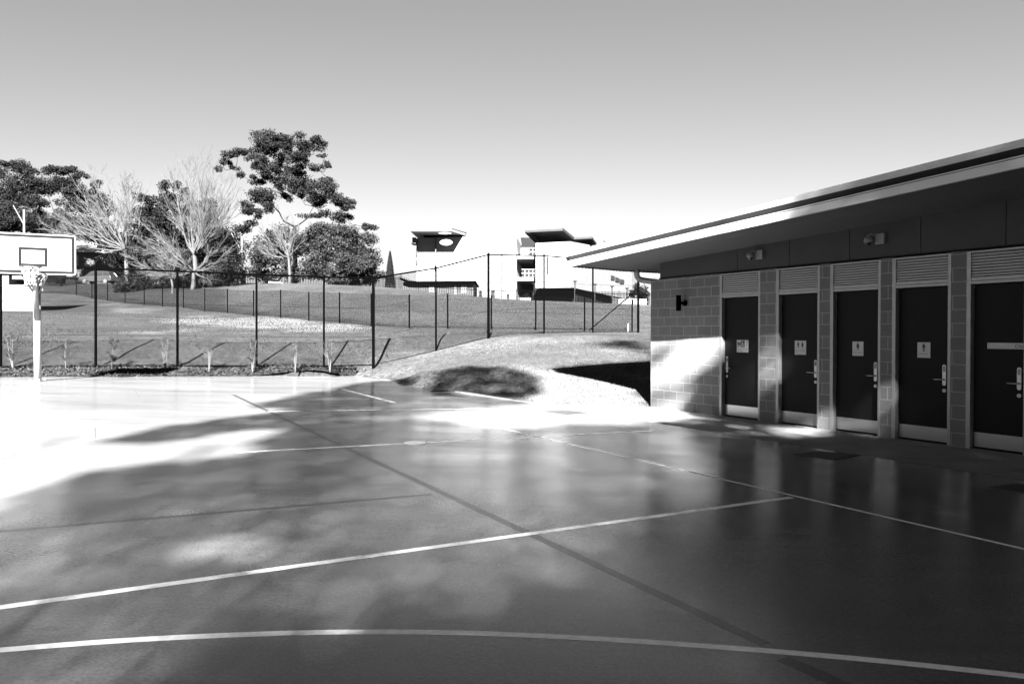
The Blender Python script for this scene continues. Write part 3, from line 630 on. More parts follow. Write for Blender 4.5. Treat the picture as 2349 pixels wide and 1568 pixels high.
# ------------------------------------------------------------------ mulch bed, chips, grass
mb = MB(); na, nb = 160, 10; grid = []
for i in range(na+1):
    px = -330+(815+330)*i/na
    e = G(px, 866 if px < 0 else 864.6-2.6*px/830)
    j = 0
    while j < len(fence_px)-2 and fence_px[j+1][0] < px: j += 1
    a, b = fp[j], fp[j+1]; t = (px-fence_px[j][0])/(fence_px[j+1][0]-fence_px[j][0]); f_ = a.lerp(b, t)+Vector((.0, .35, 0))
    for k in range(nb+1):
        q = e.lerp(f_, k/nb); z = Tz(q.x, q.y)
        grid.append((q.x, q.y, max(z, q.z)+(.02 if k else .002)+.03*mnoise.noise((q.x*3, q.y*3, 0))*(k > 0)))
mb.add(grid, [(i*(nb+1)+k, (i+1)*(nb+1)+k, (i+1)*(nb+1)+k+1, i*(nb+1)+k+1) for i in range(na) for k in range(nb)])
mb.build('mulch_bed', M['mulch'], smooth=True, kind='stuff'); bpy.data.objects['mulch_bed']['label'] = 'strip of dark bark mulch between the court edge and the tall fence'
mb = MB()
for _ in range(9000):
    i = random.randrange(na); k = random.randrange(nb); g0 = Vector(grid[i*(nb+1)+k]); g1 = Vector(grid[(i+1)*(nb+1)+k+1]); p = g0.lerp(g1, random.random()); p.x = g0.x+(g1.x-g0.x)*random.random()
    a = random.random()*6.28; l = random.uniform(.02, .055); w = random.uniform(.008, .02); d = Vector((math.cos(a), math.sin(a), random.uniform(-.4, .8))); e = Vector((-math.sin(a), math.cos(a), random.uniform(-.5, .5)))
    p.z += .012+random.random()*.02; mb.add([p-d*l-e*w, p+d*l-e*w, p+d*l+e*w, p-d*l+e*w], [(0, 1, 2, 3)])
o = mb.build('mulch_chips', M['chip'], kind='stuff'); o['label'] = 'loose bark chips scattered over the mulch bed'
def grassfield(name, pts, h, w, m, label):
    X = np.array([p[0] for p in pts]); Y = np.array([p[1] for p in pts]); Z = np.concatenate([Tz_arr(X[i:i+4000], Y[i:i+4000]) for i in range(0, len(X), 4000)]); mb = MB()
    for x, y, z in zip(X, Y, Z):
        a = random.random()*6.28; k = random.uniform(.5, 1.3); c, s = math.cos(a)*w, math.sin(a)*w; lx, ly = random.uniform(-.6, .6)*h, random.uniform(-.6, .6)*h
        mb.add([(x-c, y-s, z-.01), (x+c, y+s, z-.01), (x+lx, y+ly, z+h*k)], [(0, 1, 2)])
    o = mb.build(name, M[m], kind='stuff'); o['label'] = label
pts = []
lawn = [(e.x, e.y) for e in edge[6:]]+[(3.6, 18.6), (7, 24), (8, 33.5), (5.4, 33), (3.5, 32.2), (1.4, 31), (-.9, 29.4), (-2.9, 29), (-5.1, 27.2), (-5.6, 25.8)]
while len(pts) < 60000:
    x = random.uniform(-7, 8); y = random.uniform(15, 34)
    if inpoly(x, y, lawn) and not inpoly(x, y, court_poly) and random.random() < 1.2-.03*(y-15): pts.append((x, y))
grassfield('lawn_grass', pts, .035, .008, 'grass', 'short mown grass on the bank beside the court')
M['brighter'] = leafmat('dry pale grass', .075, .22, .6, .8)  # paler blade colour for the lip of the bank
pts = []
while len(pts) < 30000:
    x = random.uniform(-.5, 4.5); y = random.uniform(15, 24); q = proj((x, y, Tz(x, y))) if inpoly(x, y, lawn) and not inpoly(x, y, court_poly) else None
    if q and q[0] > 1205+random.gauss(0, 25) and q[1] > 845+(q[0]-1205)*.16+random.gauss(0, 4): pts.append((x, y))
grassfield('pale_grass', pts, .03, .006, 'brighter', 'pale grass along the lip of the bank beside the block wall')
pts = []
while len(pts) < 30000:
    x = random.uniform(-30, 22); y = 26+random.random()**1.4*34
    fy = 25.2+(x+13)*.2
    if y > fy+.6 and (x < -4.6 or y > 29.5+max(0, x)*.6) and mnoise.noise((x*.3, y*.3, 1)) > -.25: pts.append((x, y))
grassfield('rough_grass', pts, .07, .022, 'grass2', 'rough grass on the slope beyond the tall fence')

# saplings
def sapling(base, h, seed, label, leaf=1.0, lean=0, multi=False):
    random.seed(seed); t = empty('sapling', base, label, 'sapling', 'young saplings planted in the mulch'); mb = MB(); lm = MB()
    stems = [(lean, 0)] if not multi else [(lean-.08, .02), (lean+.1, -.03), (lean, .05)]
    tips = []
    for sx, sy in stems:
        top = Vector((sx+random.uniform(-.04, .04), sy, h*random.uniform(.85, 1))); mid = top*.5+Vector((random.uniform(-.03, .03), 0, 0))
        mb.tube([(0, 0, -.03), mid, top], [.014, .011, .004], 5)
        for k in range(11):
            f = random.uniform(.2, .95); b = Vector((0, 0, 0)).lerp(top, f); a = random.random()*6.28; l = h*.32*(1-abs(f-.5)*.8)*random.uniform(.6, 1.1)
            e = b+Vector((math.cos(a)*l*.75, math.sin(a)*l*.75, l*.75)); mb.tube([b, b.lerp(e, .5)+Vector((0, 0, -.02)), e], [.006, .005, .002], 3); tips.append((b, e))
    for b, e in tips:
        for _ in range(int(30*leaf)):
            p = b.lerp(e, random.uniform(.35, 1.05))+Vector([random.gauss(0, .02) for _ in range(3)]); d = Vector([random.gauss(0, 1) for _ in range(3)]); d.z = abs(d.z); d.normalize(); s = d.orthogonal().normalized()*.007; d *= .045
            lm.add([p-s, p+s, p+d], [(0, 1, 2)])
    mb.build('stem', M['wbark'], t); lm.build('foliage', M['young'], t); random.seed(seed+99)
labs = [(30, 'sapling left of the basketball pole, leaning, in the mulch bed', .9, -.12, True), (151, 'upright sapling just right of the basketball pole', 1.2, 0, False), (256, 'dark leafy sapling beside the first fence post right of the hoop pole', 1.7, .05, False),
        (379, 'pale twiggy sapling at the right end of the backboard shadow', .5, 0, True), (479, 'thin sapling midway between the second and third fence posts right of the hoop', .5, .03, True), (579, 'sapling close against the third fence post right of the hoop', .8, .02, True),
        (677, 'fine pale sapling second from the right end of the mulch bed', .5, 0, True), (757, 'two stemmed sapling at the right end of the mulch bed', .5, -.05, True)]
for i, (px, lb, lf_, ln, mu) in enumerate(labs):
    py = 850 if i not in (1, 2) else 848; b = P(px, py, 23.3+px*.0031); b.z = max(b.z-.02, Tz(b.x, b.y)); sapling(b, random.uniform(1.02, 1.12), 40+i, lb, lf_, ln, mu)
random.seed(11)
# ------------------------------------------------------------------ trees
def leaves(mb, c, rad, n, size, flat=.0, shell=.55, up=0):
    c = Vector(c)
    for _ in range(n):
        d = Vector((random.gauss(0, 1), random.gauss(0, 1), random.gauss(0, 1))); d.normalize()
        k = shell+(1-shell)*random.random(); k *= 1+.18*mnoise.noise(d*2.2+c*.7)*2
        p = c+Vector((d.x*rad[0], d.y*rad[1], d.z*rad[2]))*k
        nrm = (d+Vector((random.gauss(0, .7), random.gauss(0, .7), random.gauss(0, .7)+up))).normalized(); a = nrm.orthogonal().normalized(); b = nrm.cross(a); an = random.random()*6.28
        a, b = a*math.cos(an)+b*math.sin(an), b*math.cos(an)-a*math.sin(an); s = size*random.uniform(.6, 1.4)
        mb.add([p-a*s, p-b*s*.5, p+a*s, p+b*s*.5], [(0, 1, 2, 3)])
def clump_tree(name, base, clumps, leafm, label, cat='tree', group=None, size=.2, dens=1, trunk_r=.35, fork=None, branches=True, barkm='bark', shell=.45, crown='crown', grow=1.28):
    # clumps: (px,py,rx,ry,Z) in picture units; ellipsoids with a real depth
    t = empty(name, base, label, cat, group); lo = local(t); lm = MB(); mb = MB()
    ppm = F/base.y; fork = lo(fork) if fork is not None else Vector((0, 0, 1.5))
    mb.tube([(0, 0, -.6), fork*.5+Vector((.1, 0, 0)), fork], [trunk_r, trunk_r*.85, trunk_r*.7], 8)
    for px, py, rx, ry, Z in clumps:
        c = lo(P(px, py, Z)); w, h = rx/F*Z*grow, ry/F*Z*grow; dp = max(w*.9, h*.9)
        sub = max(4, int(w*h*3.2))
        area = w*h
        for k in range(sub):
            d = Vector((random.uniform(-1, 1), random.uniform(-1, 1), random.uniform(-1, 1))); 
            if d.length > 1: d.normalize()
            sc = random.uniform(.34, .56); q = c+Vector((d.x*w*.68, d.y*dp*.68, d.z*h*.62)); leaves(lm, q, (w*sc+.12, dp*sc+.12, h*sc*.9+.1), int(dens*area*260/sub)+16, size, shell=shell, up=.3)
    if branches:
        cs = sorted([(lo(P(px, py, Z)), rx/F*Z, ry/F*Z) for px, py, rx, ry, Z in clumps], key=lambda q: (q[0]-fork).length)
        nodes = [(fork, trunk_r*.7, 0)]
        for c, w, h in cs:
            dc = (c-fork).length
            par = min((q for q in nodes if (q[0]-fork).length < dc+.01), key=lambda q: (q[0]-c).length+.25*q[2]*.35)
            a0 = par[0]; L = (c-a0).length; r0 = max(.035, min(par[1]*.75, .022*L+.05))
            m1 = a0.lerp(c, .4)+Vector((random.uniform(-.12, .12)*L, random.uniform(-.1, .1)*L, random.uniform(-.16, -.02)*L)); m2 = a0.lerp(c, .75)+Vector((random.uniform(-.05, .05)*L, 0, random.uniform(-.1, .02)*L))
            mb.tube([a0, m1, m2, c], [r0, r0*.85, r0*.7, r0*.5], 5); nodes += [(m2, r0*.75, par[2]+L*.7), (c, r0*.5, par[2]+L)]
            for _ in range(5): e = c+Vector((random.uniform(-w, w), random.uniform(-w, w), random.uniform(-h*.2, h*.8)))*.8; mb.tube([m2.lerp(c, random.uniform(0, .9)), e], [.03, .012], 3)
    mb.build('trunk', M[barkm], t); lm.build(crown, M[leafm], t); return t
def z1(l, Z, jit=3): return [((x*.25), 275.3+.25*y, rx*.25, ry*.25, Z+random.uniform(-jit, jit)) for x, y, rx, ry in l]
def z2(l, Z, jit=3): return [(458.8+.25*x, 275.3+.25*y, rx*.25, ry*.25, Z+random.uniform(-jit, jit)) for x, y, rx, ry in l]
def gnd(px, Z): x = P(px, 700, Z).x; return Vector((x, Z, Tz(x, Z)))
# the tall gum
g1 = [(620,180,130,62),(840,170,110,52),(1020,230,110,55),(340,305,105,42),(240,372,50,32),(550,285,90,45),(610,395,85,80),(325,437,36,24),(370,505,34,28),(720,345,55,45),(900,335,95,55),(870,425,70,55),(1080,432,75,22),(1180,405,40,22),(1115,320,34,16),(170,440,28,34),(655,475,75,55),(525,560,62,32),(820,555,140,62),(960,610,110,70),(1150,620,110,52),(1270,700,85,55),(560,690,130,55),(430,795,70,55),(680,800,80,45),(520,855,60,35),(1390,770,55,38),(1225,860,85,50),(1340,905,62,42),(1000,885,90,24),(450,980,100,42),(1545,975,60,34),(715,590,55,45),(920,490,50,26),(1060,740,75,50),(700,240,60,45),(960,335,70,45),(770,430,50,45),(1110,690,80,55),(880,665,70,45),(500,420,50,30),(1180,540,50,30),(830,250,60,50),(620,700,60,40),(1310,800,60,40),(600,240,80,50),(1090,200,60,40),(470,345,50,25),(770,215,60,35),(800,700,55,35),(480,520,28,18)]
clump_tree('gum_tree', gnd(675, 88), z2(g1, 88, 2), 'gum', 'tallest gum tree with a spreading clumped crown and gaps of sky, centre left', size=.12, dens=2.8, grow=1.45, trunk_r=.32, fork=P(676, 520, 88), shell=.35)
gl = [(60,400,60,40),(220,440,110,55),(100,560,80,60),(300,525,120,70),(180,640,130,70),(120,745,90,70),(300,760,120,75),(60,860,90,90),(200,900,170,90),(360,880,80,80),(-60,500,90,110),(-60,700,110,110),(60,960,130,70),(-80,900,110,110),(260,980,130,60)]
clump_tree('gum_tree', gnd(40, 98), z1(gl, 98, 3), 'gum2', 'dark dense gum tree at the left edge above the backboard', size=.13, dens=2.6, trunk_r=.5, fork=P(45, 560, 98), group='dark gums at the left')
gl = [(480,455,120,50),(640,450,75,38),(740,515,75,45),(860,590,65,45),(420,640,130,80),(600,600,125,75),(700,690,115,55),(850,700,90,55),(950,710,50,55),(800,810,95,65),(500,860,75,60),(620,780,100,60),(960,820,80,70),(800,980,190,90),(620,960,140,90),(480,940,120,80),(960,1060,130,110),(540,1030,160,60),(720,1060,170,50),(350,1010,110,50)]
clump_tree('gum_tree', gnd(140, 101), z1(gl, 101, 3), 'gum2', 'dark broad gum tree right of the left edge gum, behind the bare branches', size=.13, dens=2.6, trunk_r=.5, fork=P(150, 530, 101), group='dark gums at the left')
cl = [(1500,620,58,80),(1520,740,90,80),(1480,860,110,80),(1500,980,130,90)]
clump_tree('conifer_tree', gnd(372, 90), z1(cl, 90, 1), 'pine', 'dark pointed conifer between the two large bare trees', size=.16, dens=1.5, trunk_r=.3, branches=False)
cl = [(1640,640,60,70),(1660,760,90,80),(1860,790,100,75),(1880,900,110,75),(1700,900,120,90),(1760,1040,140,90)]
clump_tree('conifer_tree', gnd(425, 92), z1(cl, 92, 1), 'pine', 'dark conifer mass behind the trunk of the pale fan shaped bare tree', size=.16, dens=1.4, trunk_r=.3, branches=False)
cl = [(1340,760,100,75),(1280,830,80,60),(1390,880,120,80),(1330,1000,150,90),(1280,1120,170,90)]
clump_tree('leafy_tree', gnd(330, 89), z1(cl, 89, 1.5), 'pine', 'dark leafy tree just left of the pointed conifer', size=.17, dens=1.3, trunk_r=.3, branches=False)
# understorey
cl = [(1150,1130,200,110),(1350,1150,200,120),(1560,1120,200,120),(1750,1180,180,120),(1950,1080,160,110),(1180,1280,180,110),(1400,1280,190,110),(1650,1300,190,110),(1900,1300,190,120),(2100,1250,120,100)]
clump_tree('leafy_tree', gnd(400, 95), z1(cl, 95, 1.5), 'shrub', 'long dark evergreen mass behind the lower branches of the bare trees', grow=1.2, size=.15, dens=1.5, trunk_r=.3, branches=False, shell=.2)
us = [([(1130,1230,110,80),(1150,1340,90,80),(1240,1330,110,90)], 84, 'dark rounded shrub right of the house beside the parked van'),
      ([(1300,1250,130,110),(1420,1380,150,90),(1250,1440,110,80)], 82, 'dark shrub below the left bare tree'),
      ([(1640,1250,150,110),(1620,1420,170,90),(1780,1330,140,120)], 82, 'dark shrub round the base of the fan shaped bare tree'),
      ([(1960,1180,150,130),(2100,1300,120,120),(1960,1400,170,110),(2120,1430,100,80)], 80, 'leafy dark shrub left of the street light pole'),
      ([(2040,1050,110,80),(2150,1120,90,80)], 88, 'high bushy tree left of the street light top'),
      ([(560,1445,50,40),(480,1430,60,45),(400,1430,50,45)], 93, 'low shrub between the parked van and the backboard')]
us.append(([(1180,1500,120,80),(1380,1530,130,70),(1590,1540,130,70),(1800,1530,130,70),(1990,1480,110,80)], 78, 'low dark thicket on the ground at the foot of the bare trees'))
for l, Z, lb in us:
    clump_tree('shrub', gnd(l[0][0]*.25, Z), z1(l, Z, 1.5), 'shrub', lb, 'shrub', 'dark shrubs under the trees', grow=1.55, size=.13, dens=1.6, trunk_r=.15, branches=False, crown='foliage')
dn = [(1100,1010,140,80),(1340,1040,150,90),(1500,1150,140,110),(1230,1180,170,130),(970,1150,120,110),(1570,1310,105,110),(1380,1350,150,110),(1080,1340,140,110),(1600,1440,90,50),(900,1420,110,60),(1250,1460,160,60),(1450,1460,120,60)]
clump_tree('broadleaf_tree', gnd(760, 82), z2(dn, 82, 2.5), 'glossy', 'large rounded broadleaf tree with glossy leaves in front of the tall gum', size=.13, dens=4.2, trunk_r=.4, branches=False, shell=.2)
dn = [(600,1090,120,90),(760,1040,120,80),(900,1070,110,80),(560,1230,130,100),(700,1330,150,100),(480,1330,110,90),(620,1430,160,60),(800,1430,100,60),(760,1180,110,90)]
clump_tree('broadleaf_tree', gnd(610, 85), z2(dn, 85, 2), 'glossy', 'grey green leafy tree right of the street light, behind pale twigs', size=.15, dens=.95, trunk_r=.3, branches=True, shell=.4)
# cypress
t = gnd(895, 100); cy = empty('cypress_tree', t, 'small narrow cone shaped cypress left of the white building', 'tree'); lm = MB(); tpz = P(895, 577, 100).z-t.z
for k in range(5200):
    f = random.random()**.8; rr = 1.02*(1-f)**.75*(.72+.28*random.random()); a = random.random()*6.28; p = Vector((rr*math.cos(a), rr*math.sin(a), .6+(tpz-.6)*f))
    d = Vector((math.cos(a)*.5, math.sin(a)*.5, 1)).normalized()*.16; s = Vector((-math.sin(a), math.cos(a), 0))*.05; lm.add([p-s, p+s, p+d], [(0, 1, 2)])
lm.build('crown', M['gum2'], cy); mb = MB(); mb.tube([(0, 0, -.3), (0, 0, tpz*.8)], [.16, .03], 6); mb.build('trunk', M['bark'], cy)
sm = [(1466, 668, 18, 14, 112), (1478, 676, 14, 14, 112), (1456, 660, 10, 9, 112), (1470, 688, 18, 10, 112), (1446,676,8,10,112)]
clump_tree('leafy_tree', gnd(1470, 112), sm, 'shrub', 'small leafy tree seen under the eave between the white building and the toilet block', size=.2, dens=.9, trunk_r=.2, fork=P(1470, 695, 112))
# bare trees
def bare_tree(base, fork, targets, label, seed, r0=.22, spread=1.0, n2=8, n3=6, mt='pale', droop=.0, n4=3):
    random.seed(seed); t = empty('bare_tree', base, label, 'tree', 'bare winter trees'); lo = local(t); mb = MB(); tw = MB()
    f = lo(fork); mb.tube([(0, 0, -.5), f*.5+Vector((.08, 0, 0)), f], [r0, r0*.85, r0*.75], 7)
    for px, py, Z in targets:
        e = lo(P(px, py, Z)); L = (e-f).length; bow = Vector((random.uniform(-.08, .08), random.uniform(-.1, .1), random.uniform(-.16, -.02)))*L
        wv = lambda k: Vector([random.gauss(0, k*L) for _ in range(3)]); pts = [f, f.lerp(e, .17)+bow*.5+wv(.012), f.lerp(e, .34)+bow*.85+wv(.02), f.lerp(e, .5)+bow+wv(.025), f.lerp(e, .67)+bow*.8+wv(.025), f.lerp(e, .84)+bow*.4+wv(.02), e]; rr = r0*.36; mb.tube(pts, [rr, rr*.85, rr*.7, rr*.55, rr*.4, rr*.25, .012], 5)
        main = (e-f).normalized()
        def at(k):
            k *= 6; i = min(5, int(k)); return pts[i].lerp(pts[i+1], k-i)
        for _ in range(n2):
            k = random.uniform(.25, .97); b = at(k); d = (main+Vector((random.gauss(0, .42), random.gauss(0, .42), random.gauss(.12, .32)-droop))).normalized(); l2 = L*random.uniform(.18, .36)*(1.15-k*.55)
            e2 = b+d*l2+Vector((0, 0, l2*.12)); m2 = b.lerp(e2, .5)+Vector([random.gauss(0, .04*l2) for _ in range(3)]); r2 = rr*.4*(1.1-k*.7); tw.tube([b, m2, e2], [max(r2, .018), max(r2*.6, .012), .007], 3)
            for _ in range(n3):
                k3 = random.uniform(.2, 1); b3 = b.lerp(e2, k3); d3 = (d+Vector((random.gauss(0, .4), random.gauss(0, .4), random.gauss(.22, .3)))).normalized(); l3 = l2*random.uniform(.3, .55); e3 = b3+d3*l3
                tw.tube([b3, e3], [.01, .006], 3, cap=False)
                for _ in range(n4):
                    b4 = b3.lerp(e3, random.uniform(.3, 1)); d4 = (d3+Vector((random.gauss(0, .4), random.gauss(0, .4), random.gauss(.2, .3)))).normalized(); tw.tube([b4, b4+d4*l3*random.uniform(.3, .6)], [.007, .004], 3, cap=False)
    mb.build('trunk', M[mt], t); tw.build('twigs', M[mt], t)
def zt(l, Z): return [(x*.25, 275.3+.25*y, Z+random.uniform(-3.5, 3.5)) for x, y in l]
bare_tree(gnd(290, 80), P(288, 572, 80), zt([(430,980),(480,880),(560,900),(620,760),(700,700),(760,620),(840,600),(880,700),(900,560),(520,1050),(600,1000),(700,820),(1000,640),(1020,540),(1100,500),(1180,520),(1240,560),(1250,640),(1150,600),(1080,640)], 80), 'wide bare tree with pale branches sweeping left above the house', 5, r0=.24, n2=11)
bare_tree(gnd(448, 76), P(446, 585, 76), zt([(1480,650),(1560,560),(1600,480),(1700,430),(1790,400),(1880,400),(1960,440),(2040,470),(2080,540),(2120,600),(2180,680),(2200,780),(2160,880),(2000,620),(1900,560),(1800,560),(1700,560),(1640,680),(1920,470),(1750,480),(2080,700),(2120,760)], 76), 'large fan shaped bare tree with pale upswept branches', 6, r0=.26, n2=12, n3=6)
bare_tree(gnd(440, 75), P(444, 622, 75), zt([(1180,1250),(1240,1150),(1300,1330),(1250,900),(1380,1080),(1450,1000),(1500,1200),(1350,1400),(1600,1100),(2000,1100),(2120,1180),(2100,1050),(2050,1300),(1900,1250),(1500,1380),(1230,1050),(1950,1420),(1420,1430)], 75), 'low bare tree with drooping pale branches in front of the dark shrubs', 8, r0=.2, n2=12, droop=.25)
def zt2(l, Z): return [(458.8+.25*x, 275.3+.25*y, Z+random.uniform(-2, 2)) for x, y in l]
bare_tree(gnd(664, 80), P(662, 590, 80), zt2([(560,1000),(620,940),(700,900),(780,890),(860,900),(940,930),(1000,980),(520,1080),(580,1080),(900,1020),(760,960),(660,1000),(820,960),(540,1180),(980,1080)], 80), 'small bare tree with fine pale twigs in front of the tall gum trunk', 9, r0=.16, n2=8, n3=7)
bare_tree(gnd(395, 73), P(393, 640, 73), zt([(1500,1250),(1650,1180),(1750,1260),(1430,1300),(1700,1330),(1560,1130)], 73), 'leaning pale multi stemmed bare sapling at the foot of the bare trees', 10, r0=.12, n2=6, n3=4, droop=.1)
random.seed(21)

# ------------------------------------------------------------------ white school building
def face(mb, pts, depth=None):
    """pts: list of (px,py,Z); extruded straight back by depth metres"""
    a = [P(*p) for p in pts]
    if depth: mb.hexa(a, [p+Vector((0, depth, 0)) for p in a])
    else: mb.add(a, [tuple(range(len(a)))])
    return mb
wb = empty('white_school_building', P(1180, 715, 116), 'large white modern building with angled flying roofs beyond the lawn', 'building'); lo = local(wb)
def fin(mb, name, m, **k):
    l = Vector(wb.location); mb.v = [tuple(Vector(v)-l) for v in mb.v]; return mb.build(name, M[m], wb, **k)
mb = MB(); face(mb, [(954.5, 715, 115), (1091, 715, 115), (1091, 541.5, 115), (957, 546, 115)], 14); fin(mb, 'wall', 'render')
mb = MB(); face(mb, [(1091.6, 715, 117), (1184, 715, 117), (1184, 540, 117), (1091.6, 541, 117)], 14); fin(mb, 'wall', 'render')
# inclined tower side and balcony recess
mb = MB(); a = [P(1184, 715, 116.9), P(1184, 542, 116.9), P(1194, 545, 121), P(1197.5, 566, 121), P(1189, 590, 121), P(1197.5, 616, 121), P(1190, 645, 121), P(1198, 668, 121), P(1198, 715, 121)]
mb.add(a, [tuple(range(len(a)))]); fin(mb, 'side_wall', 'clad')
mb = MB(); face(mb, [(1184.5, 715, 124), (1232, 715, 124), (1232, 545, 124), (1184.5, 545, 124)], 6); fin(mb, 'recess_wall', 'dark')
for y0, y1, l in ((587, 593.8, 1186), (636, 643.5, 1186.5)):
    mb = MB(); face(mb, [(l, y1, 115), (1224.5, y1, 115), (1224.5, y0, 115), (l, y0, 115)], 8.5); fin(mb, 'balcony_slab', 'render')
for y0, y1 in ((568.5, 587), (617.5, 636)):
    mb = MB()
    for q in (y0, (y0+y1)/2): mb.tube([P(1196, q, 115.4), P(1229, q, 115.4)], .05, 6)
    for x in (1204, 1213, 1222): mb.tube([P(x, y0, 115.4), P(x, y1+1, 115.4)], .06, 6)
    fin(mb, 'railing', 'render')
    mb = MB(); face(mb, [(1197, y1, 115.8), (1228, y1, 115.8), (1228, y0+1, 115.8), (1197, y0+1, 115.8)], .02); fin(mb, 'railing_glass', 'gsoff')
mb = MB(); face(mb, [(1193.5, 588, 115.1), (1211, 588, 115.1), (1211, 571, 115.1), (1193.5, 571, 115.1)], .05); fin(mb, 'screen', 'render')
# front block
mb = MB(); mb.hexa([P(1229, 660.2, 112), P(1311.5, 659, 112), P(1449, 688, 150), P(1380, 680, 150)], [P(1229, 557.5, 112), P(1310, 553.8, 112), P(1449, 580, 150), P(1380, 580, 150)]); fin(mb, 'front_block', 'render')
mb = MB(); face(mb, [(1254.2, 629, 111.97), (1257.8, 629, 111.97), (1257.8, 588.5, 111.97), (1254.2, 590, 111.97)], .02); fin(mb, 'slit_window', 'glass')
for y0, y1 in ((546, 590), (597, 652), (656, 683)):
    mb = MB(); face(mb, [(1149.8, y1, 116.97), (1152.8, y1, 116.97), (1152.8, y0, 116.97), (1149.8, y0, 116.97)], .02); fin(mb, 'slit_window', 'glass')
def sidept(px, py): # on the receding right face of the block
    a = P(1311.5, 700, 112); b = P(1449, 700, 150); d = P(px, py, 1.0)
    # intersect ray with vertical plane through a,b
    nx_, ny_ = (b.y-a.y), -(b.x-a.x); Z = (a.x*nx_+a.y*ny_)/(d.x*nx_+d.y*ny_); p = P(px, py, Z); return p+Vector((nx_, ny_, 0)).normalized()*.06
for x0, x1, y0, y1 in ((1400.5, 1409, 631, 634), (1410.5, 1420, 635, 639), (1421, 1431, 640, 642.5)):
    mb = MB(); q = [sidept(x0, y0), sidept(x1, y1-.5), sidept(x1, y1+8), sidept(x0, y0+10.5)]; mb.hexa([p+Vector((.05, 0, 0)) for p in q], q); fin(mb, 'side_window', 'gsoff')
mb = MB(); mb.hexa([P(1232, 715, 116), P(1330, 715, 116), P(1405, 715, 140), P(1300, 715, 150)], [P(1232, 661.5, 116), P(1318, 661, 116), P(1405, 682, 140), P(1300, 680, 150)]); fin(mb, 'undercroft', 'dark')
mb = MB(); mb.hexa([P(1184.2, 715, 119), P(1232, 715, 119), P(1232, 715, 123), P(1184.2, 715, 123)], [P(1184.2, 684, 119), P(1211, 670, 119), P(1211, 670, 123), P(1184.2, 684, 123)]); fin(mb, 'lower_wall', 'render')
# flying roof 1 with an oval opening (real slab with a hole)
zr = P(0, 530, 110.6).z
fl, frt, br_, bl = P(939.5, 0, 110.6), P(1034.5, 0, 110.6), P(1070, 0, 116.0), P(958, 0, 119.0)
outer = [(fl.x, fl.y), (frt.x, frt.y), (br_.x, br_.y), (br_.x, 121), (bl.x, 121)]
hc = P(1020, 0, 112.9); hole = [(hc.x+1.05*math.cos(a), hc.y+1.0*math.sin(a)) for a in [2*math.pi*k/28 for k in range(28)]]
bm = bmesh.new(); ev = []
for lp2 in (outer, hole):
    vv2 = [bm.verts.new((x, y, zr)) for x, y in lp2]; ev += [bm.edges.new((vv2[i], vv2[(i+1) % len(vv2)])) for i in range(len(vv2))]
bmesh.ops.triangle_fill(bm, edges=ev, use_beauty=True)
g = bmesh.ops.extrude_face_region(bm, geom=bm.faces[:]); bmesh.ops.translate(bm, verts=[v for v in g['geom'] if isinstance(v, bmesh.types.BMVert)], vec=(0, 0, .3))
bmesh.ops.recalc_face_normals(bm, faces=bm.faces[:]); bmesh.ops.translate(bm, verts=bm.verts[:], vec=-Vector(wb.location))
me = bpy.data.meshes.new('flying_roof'); bm.to_mesh(me); bm.free(); me.materials.append(M['render']); o = bpy.data.objects.new('flying_roof', me); COL.objects.link(o); o.parent = wb
mb = MB(); face(mb, [(972, 545, 115.4), (1069, 541.5, 115.4), (1069, 537, 115.4), (972, 537, 115.4)], 5); fin(mb, 'clerestory', 'dark')
for k in range(5):
    x0 = 1035.5+k*6.9; y0 = 523.5+k*2.0
    mb = MB(); mb.hexa([P(x0, y0+4.6, 111+k), P(x0+6.3, y0+6.4, 112+k), P(x0+6.3, y0+6.4, 112.3+k), P(x0, y0+4.6, 111.3+k)], [P(x0+1.2, y0, 111+k), P(x0+7.6, y0+1.8, 112+k), P(x0+7.6, y0+1.8, 112.3+k), P(x0+1.2, y0, 111.3+k)]); fin(mb, 'roof_louvre', 'undr')
mb = MB(); face(mb, [(941.5, 557, 113), (953.5, 558.5, 113), (953.5, 544.5, 113), (945, 544.5, 113)], 3); fin(mb, 'sunshade', 'undr')
mb = MB(); face(mb, [(954, 590, 114.6), (957.8, 583, 114.6), (957.8, 552, 114.6), (956, 552, 114.6)], .3); face(mb, [(954.3, 609, 114.6), (957.8, 603, 114.6), (957.8, 597, 114.6), (954.3, 597, 114.6)], .3); fin(mb, 'corner_window', 'gsoff')
mb = MB(); face(mb, [(998.3, 581, 114.3), (1000.6, 581, 114.3), (1001, 546, 114.3), (998.3, 546, 114.3)], .6); fin(mb, 'wall_fin', 'undr')
mb = MB(); face(mb, [(1069, 540.6, 115.1), (1091, 540.4, 115.1), (1091, 539.3, 115.1), (1069, 539.3, 115.1)], 6); fin(mb, 'flat_roof', 'render')
# flying roof 2 and 3
def slab(pts, th, name, m):
    a = [P(*p) for p in pts]; mb = MB(); mb.hexa(a, [p+Vector((0, 0, th)) for p in a]); fin(mb, name, m)
slab([(1204, 533, 112.6), (1291, 529, 112.6), (1334, 563, 126), (1243, 563, 130)], .34, 'flying_roof', 'gsoff')
slab([(1206, 528.8, 112.9), (1290, 524.6, 112.9), (1330, 557, 126), (1245, 557, 130)], .22, 'flying_roof', 'undr')
slab([(1204, 534, 112.7), (1216, 534, 112.7), (1242, 556, 122), (1226, 556, 122)], .1, 'roof_beam', 'gsoff')
slab([(1317, 549, 120), (1358, 547, 120), (1368.5, 561, 127), (1346, 567, 130)], .3, 'flying_roof', 'gsoff')
mb = MB(); face(mb, [(1196.5, 545, 118), (1203, 545, 118), (1203, 531, 118), (1198, 531, 118)], 1); fin(mb, 'chimney', 'undr')
